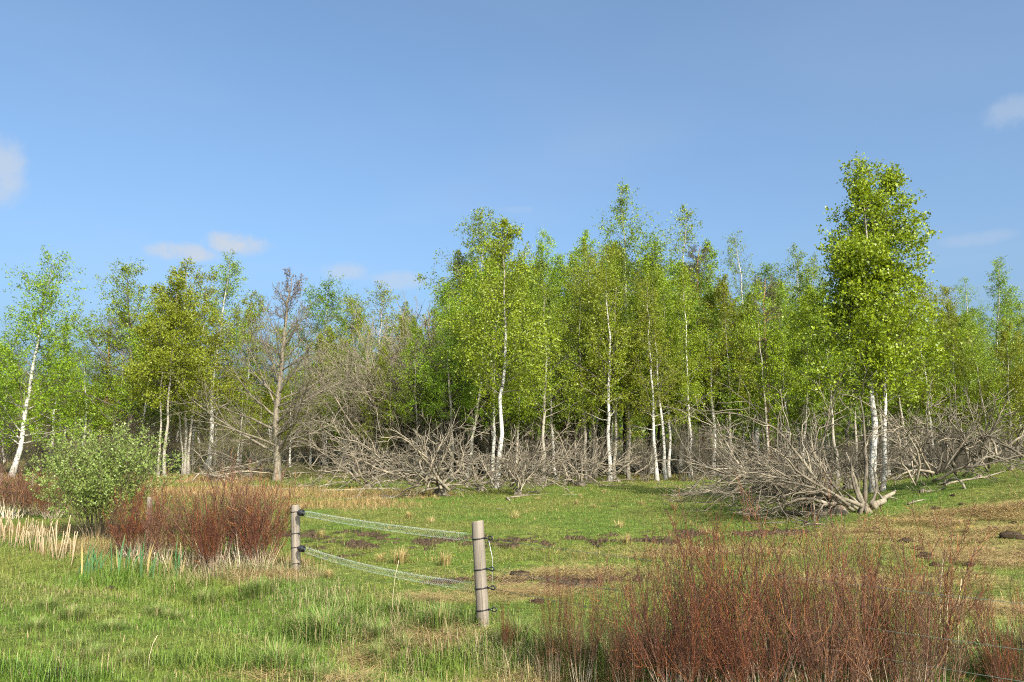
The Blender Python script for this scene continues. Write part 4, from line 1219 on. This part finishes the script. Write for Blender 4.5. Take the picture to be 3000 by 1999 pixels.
def fence():
    rng = np.random.default_rng(71)
    pa = at_depth(1416, 1808, 9.64); pa[2] = height(pa[0], pa[1])       # thick post
    pb = at_depth(867, 1673, 14.2); pb[2] = height(pb[0], pb[1])        # thin post
    ha = CAMZ + pix_dir(1400, 1527)[2] / pix_dir(1400, 1527)[1] * pa[1] - pa[2]
    hb = CAMZ + pix_dir(860, 1481)[2] / pix_dir(860, 1481)[1] * pb[1] - pb[2]
    la = math.atan(18 / F * pa[1] / ha); lb = math.atan(8 / F * pb[1] / hb)
    out = {}
    for nm, p, h, r, ln, rows, az, lab in (('a', pa, ha, .073, la, (1577, 1667, 1722, 1786), math.radians(-20), 'thick round grey fence post with four black bands'),
                                           ('b', pb, hb, .079, lb, (1500, 1563, 1604, 1651), math.radians(-45), 'farther round fence post beside the red-brown bushes')):
        t = thing('fence_post', lab, 'fence post', p, (0, -ln, 0))
        obj('post', post_mesh(r, h, rng), t)
        for i, py in enumerate(rows):
            d = pix_dir(1408 if nm == 'a' else 865, py); z = CAMZ + d[2] / d[1] * p[1] - p[2]
            if nm == 'a':
                obj('band', ring_mesh(r + .004, .007, .006, az), t, (0, 0, z)); obj('insulator', loop_insulator_mesh(r, az), t, (0, 0, z))
            else:
                obj('band', ring_mesh(r + .003, .007, .010, az, .09 if i in (1, 3) else .0), t, (0, 0, z))
            out[nm, i] = np.array([p[0] - math.sin(ln) * z, p[1], p[2] + z * math.cos(ln)])
    # gate springs
    for (ia, ib, lab, sag) in ((0, 0, 'upper coiled spring gate stretched between the two fence posts', .03), (2, 2, 'lower sagging coiled spring gate between the two fence posts', .07)):
        A = out['b', ib]; B = out['a', ia]
        u = unit(B - A); L = np.linalg.norm(B - A)
        s0 = A + u * .08; s1 = A + u * .30; e1 = B - u * .11
        t = thing('spring_gate', lab, 'gate', A)
        mb = MB(); tube_on(mb, np.stack([A + u * .078, A + u * .15, A + u * .21 + [0, 0, -.01]]) - A, .008, 6); obj('strap', mb.mesh('strap', M['black']), t)
        # black double-disc handle
        mb = MB(); ax = np.array([0, .02, .021, .030, .031, .075, .076, .085, .086, .14]) ; rr = np.array([.016, .016, .058, .058, .022, .022, .058, .058, .018, .012])
        c = s1 - u * .10 - A
        Pm = c[None] + ax[:, None] * 1.35 * u[None]
        mb.tubes(Pm[None], rr[None], 16, None, True); obj('handle', mb.mesh('handle', M['black'], False), t)
        s1 = s1 + u * .10
        n = 118 * 12 + 1; s = np.linspace(0, 1, n); th = s * 118 * 2 * math.pi
        Lc = np.linalg.norm(e1 - s1)
        cen = s1[None] * (1 - s[:, None]) + e1[None] * s[:, None]; cen[:, 2] -= sag * 4 * s * (1 - s)
        side = unit(np.cross(u, [0, 0, 1])); v = np.cross(side, u)
        rad = .047 * np.minimum(1, np.minimum(s, 1 - s) * 60)
        H = cen + rad[:, None] * (np.cos(th)[:, None] * side[None] + np.sin(th)[:, None] * v[None])
        mb = MB(); tube_on(mb, H - A, .0012, 3, None, False); obj('coil', mb.mesh('coil', M['zinc_green']), t)
        mb = MB(); tube_on(mb, np.stack([e1, (e1 + B) / 2, B]) - A, .003, 5); obj('hook', mb.mesh('hook', M['wire_dark']), t)
    # wires towards the next post, out of view on the near side
    pc = on_ground(6.1, 4.35)
    t = thing('fence_post', 'round fence post at the far end of the wires, past the willow row', 'fence post', pc); obj('post', post_mesh(.07, 1.15, rng), t)
    for i, zc in ((0, .93), (1, .60), (2, .36)):
        A = out['a', i] + np.array([.12, -.05, 0]); B = pc + np.array([-.07, 0, zc]); s = np.linspace(0, 1, 12)[:, None]
        Q = A * (1 - s) + B * s; Q[:, 2] -= (.05 * 4 * s * (1 - s))[:, 0]
        mb = MB(); tube_on(mb, Q - A, .0022, 5)
        tag(obj('fence_wire', mb.mesh('fence_wire', M['wire_dark']), None, A), ('top', 'middle', 'lower')[i] + ' thin dark fence wire running from the thick post past the willows', 'wire')
    a0 = out['a', 0] + np.array([.125, -.05, -.02]); a2 = out['a', 2] + np.array([.13, -.05, 0])
    mb = MB(); tube_on(mb, np.stack([a0, (a0 * .6 + a2 * .4) + [.03, 0, 0], a2]) - a0, .0022, 5)
    tag(obj('jumper_wire', mb.mesh('jumper_wire', M['zinc']), None, a0), 'thin upright wire joining the bands of the thick post', 'wire')
    # small old posts farther along
    for (x, y, ty, lab) in ((352, 1190, 1143, 'short weathered post poking out of the red-brown bush'), (74, 1118, 1092, 'weathered post beside the thick leaning white birch foot'),
                            (8, 1062, 1040, 'small far post on the heath behind the leaning birch'), (2, 1112, 1088, 'old post stub between dark willow bushes'), (184, 1030, 1008, 'tiny far post on the heath before the pine')):
        p = at2(x, y) if y > 1050 else None
        if y < 1100:
            Y = 52 if y > 1050 else 58
            d = pix_dir(x * K, 1290.); p = on_ground(d[0] / d[1] * Y, Y)
        if y == 1190:
            d = pix_dir(x * K, 1290.); p = on_ground(d[0] / d[1] * 17.5, 17.5)
        d = pix_dir(x * K, ty * K); h = CAMZ + d[2] / d[1] * p[1] - p[2]
        tag(obj('old_post', post_mesh(.06, h, rng, S=12), None, p), lab, 'fence post')


fence()


# ------------------------------------------------------------------ small things of the pasture
def tuft_mesh(seed, n, h, spread, cols, w=.004, lean=.75):
    rng = np.random.default_rng(seed)
    a = rng.uniform(0, 6.28, n); rr = np.abs(rng.normal(0, spread, n)); ln = rng.uniform(.02, lean, n); hh = h * rng.uniform(.45, 1.1, n)
    d = np.stack([np.cos(a), np.sin(a), np.zeros(n)], 1); s = np.stack([-np.sin(a), np.cos(a), np.zeros(n)], 1)
    b = d * rr[:, None]; b[:, 2] -= .02
    mid = b + d * (hh * .5 * np.sin(ln * .6))[:, None] + np.array([0, 0, 1]) * (hh * .55)[:, None]
    tip = b + d * (hh * np.sin(ln))[:, None] + np.array([0, 0, 1]) * (hh * np.cos(ln))[:, None]
    ws = w * rng.uniform(.6, 1.3, n)[:, None]
    V = np.stack([b - s * ws, b + s * ws, mid - s * ws * .8, mid + s * ws * .8, tip], 1)
    c = np.array(cols)[rng.integers(0, len(cols), n)] * rng.uniform(.7, 1.2, n)[:, None]
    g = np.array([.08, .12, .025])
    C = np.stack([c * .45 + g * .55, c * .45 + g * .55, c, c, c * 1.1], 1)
    k = np.arange(n)[:, None] * 5
    return make_mesh('tuft', V.reshape(-1, 3), k + np.array([[0, 1, 3, 2]]), k + np.array([[2, 3, 4]]), C.reshape(-1, 3), M['straw'], False)


def clod_mesh(seed, r, flat):
    rng = np.random.default_rng(seed); mb = MB()
    nu, nv = 14, 8; V = []
    for j in range(nv):
        ph = (j / (nv - 1)) * math.pi / 2
        for i in range(nu):
            th = i / nu * 2 * math.pi
            k = 1 + .7 * (float(vnoise(np.cos(th) * 2.3 + 9 + seed, np.sin(th) * 2.3 + ph * 2 + 5, seed)) - .5) + .45 * rng.normal(0, .3)
            V.append((math.cos(ph) * math.cos(th) * r * k, math.cos(ph) * math.sin(th) * r * k, math.sin(ph) * r * flat * k - .015))
    Q = [(j * nu + i, j * nu + (i + 1) % nu, (j + 1) * nu + (i + 1) % nu, (j + 1) * nu + i) for j in range(nv - 1) for i in range(nu)]
    mb.add(np.array(V), np.array(Q)); return mb.mesh('clod', M['soil'], False)


def small_things():
    rng = np.random.default_rng(23)
    och = [(.40, .26, .11), (.34, .21, .08), (.45, .33, .16)]; mixc = och + [(.10, .16, .03)]
    T1 = [tuft_mesh(500 + i, 260, .36, .10, mixc, .0035, .85) for i in range(3)]
    T2 = [tuft_mesh(510 + i, 120, .20, .10, mixc, .003, .9) for i in range(2)]
    named = [(920, 1296, 1.0, 'large ochre rush tuft growing beneath the upper spring gate'), (875, 1292, .62, 'small straw-coloured tuft beside the large ochre one'), (1022, 1300, .85, 'ochre grass tuft beside the yellow dandelion'), (756, 1330, .55, 'low ochre tuft below the farther fence post'),
             (1440, 1252, .8, 'thin ochre tuft among the mud patches'), (1548, 1172, .75, 'round green-brown rush tuft on open pasture'), (738, 1236, .6, 'straw tuft between mud patches near the farther post'), (940, 1192, .7, 'low wide ochre tuft on the dry stretch'), (1325, 1160, .6, 'small dark tuft near the star-shaped dead bush')]
    for k, (x, y, s, lab) in enumerate(named):
        tag(obj('grass_tuft', T1[k % 3], None, at2(x, y), (0, 0, rng.uniform(0, 6.28)), s), lab, 'grass tuft')
    for k in range(34):
        x, y = rng.uniform(-9, 11), rng.uniform(17, 33)
        tag(obj('grass_tuft', T2[k % 2], None, on_ground(x, y), (0, 0, rng.uniform(0, 6.28)), rng.uniform(.6, 1.3)), 'little withered tuft scattered on the open pasture', 'grass tuft', 'withered tufts on the pasture')
    gt = [(.11, .175, .028), (.085, .145, .024), (.155, .20, .045), (.28, .22, .11)]
    G = [tuft_mesh(520 + i, 420, .44, .17, gt, .0048, 1.0) for i in range(3)]
    for k, (x, y, s, lab) in enumerate([(745, 1470, 1.05, 'big lush green grass clump in the near grass'), (690, 1450, .6, 'small lush clump beside the big lush one'), (1010, 1445, .85, 'arching dark green clump near the foot of the thick post'), (600, 1370, .8, 'bright green clump beneath the ditch bushes'),
                                        (640, 1545, .8, 'yellowish lush clump beside the bleached grass'), (1190, 1480, .8, 'green clump under the spindly saplings'), (1290, 1520, 1.0, 'dark green clump at the end of the willow row'), (470, 1390, .7, 'green clump before the iris leaves')]):
        tag(obj('grass_clump', G[k % 3], None, at2(x, y), (0, 0, rng.uniform(0, 6.28)), s), lab, 'grass clump')
    for k in range(16):
        p = at2(rng.uniform(1330, 2353), rng.uniform(1500, 1560))
        tag(obj('grass_clump', G[k % 3], None, p, (0, 0, rng.uniform(0, 6.28)), rng.uniform(.6, 1.0)), 'dark green grass clump growing between the stems of the willow row', 'grass clump', 'grass clumps under the willow row')
    D = [clod_mesh(540 + i, 1.0, .55) for i in range(4)]
    named = [(1200, 1326, .20, 'big dark molehill between straw and mud'), (253, 1357, .15, 'molehill in the short grass below the iris leaves'), (2330, 1236, .22, 'large dung heap on the straw-covered bank'), (2080, 1246, .17, 'flat dung heap low on the straw bank'), (2128, 1280, .15, 'dung heap near the willow tips'), (1811, 1253, .10, 'dung clod on smooth green grass'), (1695, 1092, .28, 'straw-brown mound before the wood edge'), (140, 1553, .14, 'bare molehill in the nearest grass')]
    for k, (x, y, r, lab) in enumerate(named):
        tag(obj('dung_heap' if 'dung' in lab else 'molehill', D[k % 4], None, at2(x, y), (0, 0, k * 1.3), (r * .95, r * .8, r * .8)), lab, 'dung' if 'dung' in lab else 'molehill')
    for k, (x, y) in enumerate([(2255, 1248), (2330, 1202), (2172, 1195), (2150, 1170), (2110, 1262), (2045, 1240), (2280, 1215), (2210, 1160), (2300, 1170), (2190, 1235), (2010, 1215), (1500, 1165), (1530, 1160), (1625, 1172), (1410, 1165), (1235, 1385), (2150, 1300), (2230, 1300), (2340, 1275), (2190, 1140)]):
        lab = 'small dark dung clod lying on the open pasture' if x < 1900 else 'small dark dung clod lying on the grassy bank'
        r = rng.uniform(.04, .09)
        tag(obj('dung_clod', D[k % 4], None, at2(x, y), (0, 0, rng.uniform(0, 6.28)), (r * 1.4, r, r)), lab, 'dung', 'dung clods on the pasture' if x < 1900 else 'dung clods on the bank')
    # crumbled clods in the trodden mud
    xs = np.concatenate([c[0] + rng.normal(0, .5, 420) * c[2] for c in MUD]); ys = np.concatenate([c[1] + rng.normal(0, .5, 420) * c[3] for c in MUD])
    kk = cover(xs, ys)[0] > .25; xs, ys = xs[kk], ys[kk]; n = len(xs)
    rr = rng.uniform(.02, .07, n); th = np.arange(6) * math.pi / 3
    ring = np.stack([np.cos(th)[None] * rr[:, None] * rng.uniform(.7, 1.3, (n, 6)) + xs[:, None], np.sin(th)[None] * rr[:, None] * rng.uniform(.7, 1.3, (n, 6)) + ys[:, None], np.repeat((height(xs, ys) - .07)[:, None], 6, 1)], -1)
    mid = np.stack([xs, ys, height(xs, ys) - .05], -1)[:, None] * .4 + ring * .6; mid[..., 2] = (height(xs, ys) - .04 + rr * .7)[:, None] + rng.normal(0, .008, (n, 6))
    top = np.stack([xs, ys, height(xs, ys) - .03 + rr * .9], -1)[:, None]
    V = np.concatenate([ring, mid, top], 1).reshape(-1, 3); b = np.arange(n)[:, None, None] * 13; k = np.arange(6)[None, :, None]; k2 = (k + 1) % 6
    Q = (b + np.concatenate([k, k2, k2 + 6, k + 6], 2)).reshape(-1, 4); T = (b + np.concatenate([k + 6, k2 + 6, np.full_like(k, 12)], 2)).reshape(-1, 3)
    o = obj('mud', make_mesh('mud_clods', V, Q, T, None, M['soil'], False)); o['kind'] = 'stuff'; o['label'] = 'crumbled clods of dark mud trodden up in the pasture'
    for k in range(22):
        p = at2(rng.uniform(-20, 1150), rng.uniform(1395, 1565))
        tag(obj('grass_clump', G[k % 3], None, p, (0, 0, rng.uniform(0, 6.28)), rng.uniform(.3, .62)), 'small soft grass clump in the short grass of the near bank', 'grass clump', 'small clumps on the near bank')
    # dandelions
    for (x, y, lab) in [(1042, 1293, 'yellow dandelion beside an ochre tuft'), (2055, 1205, 'yellow dandelion alone beneath the bleached log'), (2200, 1225, 'yellow dandelion of a pair on the straw bank'), (2232, 1226, 'yellow dandelion of a pair on the straw bank')]:
        p = at2(x, y); t = thing('dandelion', lab, 'flower', p, group='dandelion pair on the bank' if 'pair' in lab else None)
        mb = MB(); tube_on(mb, [[0, 0, -.01], [.005, 0, .06], [.01, -.005, .12]], .003, 5, np.tile([.2, .25, .08], (1, 3, 1))); obj('stalk', mb.mesh('stalk', M['petal']), t)
        mb = MB(); n = 22
        for j in range(n):
            a = j * 2.4; ro = .022 * (1 if j % 2 else .65); c = np.array([.01, -.005, .12]); dv = np.array([math.cos(a), math.sin(a), .45 if j % 2 else .9]); sv = np.array([-math.sin(a), math.cos(a), 0])
            mb.add(np.array([c, c + dv * ro - sv * .007, c + dv * ro * 1.1, c + dv * ro + sv * .007]), np.array([[0, 1, 2, 3]]), None, np.tile([.75, .50, .01], (4, 1)))
        obj('flower_head', mb.mesh('flower_head', M['petal'], False), t)
    # cut reed stems in the ditch
    R = []
    for i in range(5):
        mb = MB(); r2 = np.random.default_rng(600 + i); h = r2.uniform(.32, .62); lx = r2.normal(0, .06)
        mb.tubes(np.array([[[0, 0, -.08], [lx * .3, 0, h * .4], [lx * .7, 0, h * .8], [lx, .01, h]]]), np.array([[.010, .010, .009, .008]]), 7, np.tile(np.array([.34, .255, .155]) * r2.uniform(.8, 1.2), (1, 4, 1)), True)
        R.append(mb.mesh('reed_stem', M['straw']))
    for k in range(78):
        x = -20 + 190 * (k * .618 % 1); y = 1236 + .26 * x + rng.uniform(-28, 22)
        p = at2(x, y)
        tag(obj('reed_stem', R[k % 5], None, p, (rng.normal(0, .13), rng.normal(0, .13), rng.uniform(0, 6.28)), rng.uniform(.75, 1.2)), 'pale cut reed stem standing in the ditch bed', 'reed', 'cut reed stems in the ditch')
    for k, (x, y) in enumerate([(388, 1318), (418, 1312), (322, 1305), (298, 1308), (434, 1330), (352, 1310), (455, 1305), (480, 1312)]):
        tag(obj('reed_stem', R[k % 5], None, at2(x, y), (rng.normal(0, .3), rng.normal(0, .3), 0), .85), 'broken pale reed stem leaning beside the iris leaves', 'reed', 'broken reed stems beside the irises')
    # iris leaves
    for c, (x, y, n, lab) in enumerate([(215, 1318, 16, 'broad clump of blue-green iris leaves in the ditch'), (288, 1312, 9, 'smaller clump of upright iris leaves with dry tips'), (400, 1322, 8, 'thin clump of iris leaves among broken reeds'), (345, 1325, 6, 'few iris leaves at the rim of the ditch')]):
        t = thing('iris_clump', lab, 'plant', at2(x, y))
        for j in range(n):
            h = rng.uniform(.35, .72); a = rng.uniform(0, 6.28); ox, oy = rng.normal(0, .10, 2); w = rng.uniform(.010, .016); ln = rng.normal(0, .13)
            s = np.linspace(0, 1, 5); ww = w * np.array([.8, 1, .95, .7, .05])
            cx = ln * s ** 2; z = h * s - .03
            L = np.stack([ox + cx - ww, np.full(5, oy), z], 1); C0 = np.stack([ox + cx, np.full(5, oy + .004), z], 1); Rr = np.stack([ox + cx + ww, np.full(5, oy), z], 1)
            V = np.concatenate([L, C0, Rr]); k = np.arange(4)
            Q = np.concatenate([np.stack([k, k + 5, k + 6, k + 1], 1), np.stack([k + 5, k + 10, k + 11, k + 6], 1)])
            base = np.array([.075, .16, .06]) if rng.uniform() > .22 else np.array([.40, .30, .12]); Cc = np.tile(base * rng.uniform(.75, 1.2), (15, 1)); Cc[[4, 9, 14]] = (.35, .27, .12)
            obj('leaf', make_mesh('iris_leaf', V, Q, None, Cc, M['blade']), t, None, (0, 0, a * .25))
    # dry standing stalks in the near grass
    for (x, y, ty, lab) in [(435 * .78, 1540, 1460, 'single dry stalk standing in the nearest grass'), (900, 1425, 1288, 'tall bleached stalk before the lower spring gate'), (2165, 1530, 1285, 'tall pale grass stalk above the willow row'), (2205, 1540, 1330, 'second pale grass stalk beyond the willow row'), (2178, 1545, 1345, 'pale grass stalk between two willow bushes')]:
        p = at2(x, y); d = pix_dir(x * K, ty * K); h = CAMZ + d[2] / d[1] * p[1] - p[2]
        mb = MB(); tube_on(mb, [[0, 0, -.02], [.01, 0, h * .4], [.035, 0, h * .75], [.075, 0, h]], .0032, 5, np.tile([.52, .42, .27], (1, 4, 1)))
        tag(obj('grass_stalk', mb.mesh('grass_stalk', M['straw']), None, p), lab, 'grass stalk')


small_things()


def far_wood():
    """wooded horizon that reads as one mass, behind everything"""
    rng = np.random.default_rng(88); cb = MB()
    n = 45000
    az = rng.uniform(-1.05, 1.05, n); r = rng.uniform(125, 165, n)
    x = r * np.sin(az); y = r * np.cos(az)
    top = 4.5 + 5.5 * fbm(az * 14, np.zeros(n), 7) + 2.5 * fbm(az * 60, np.zeros(n), 8)
    z = height(x, y) + top * rng.uniform(0, 1, n) ** .75
    leaves(cb, np.stack([x, y, z], 1), .9, rng, .8, .3, tri=True)
    o = obj('far_wood', cb.mesh('far_wood', M['dark'])); o['kind'] = 'stuff'; o['label'] = 'far wood closing the horizon behind all the trees'


far_wood()
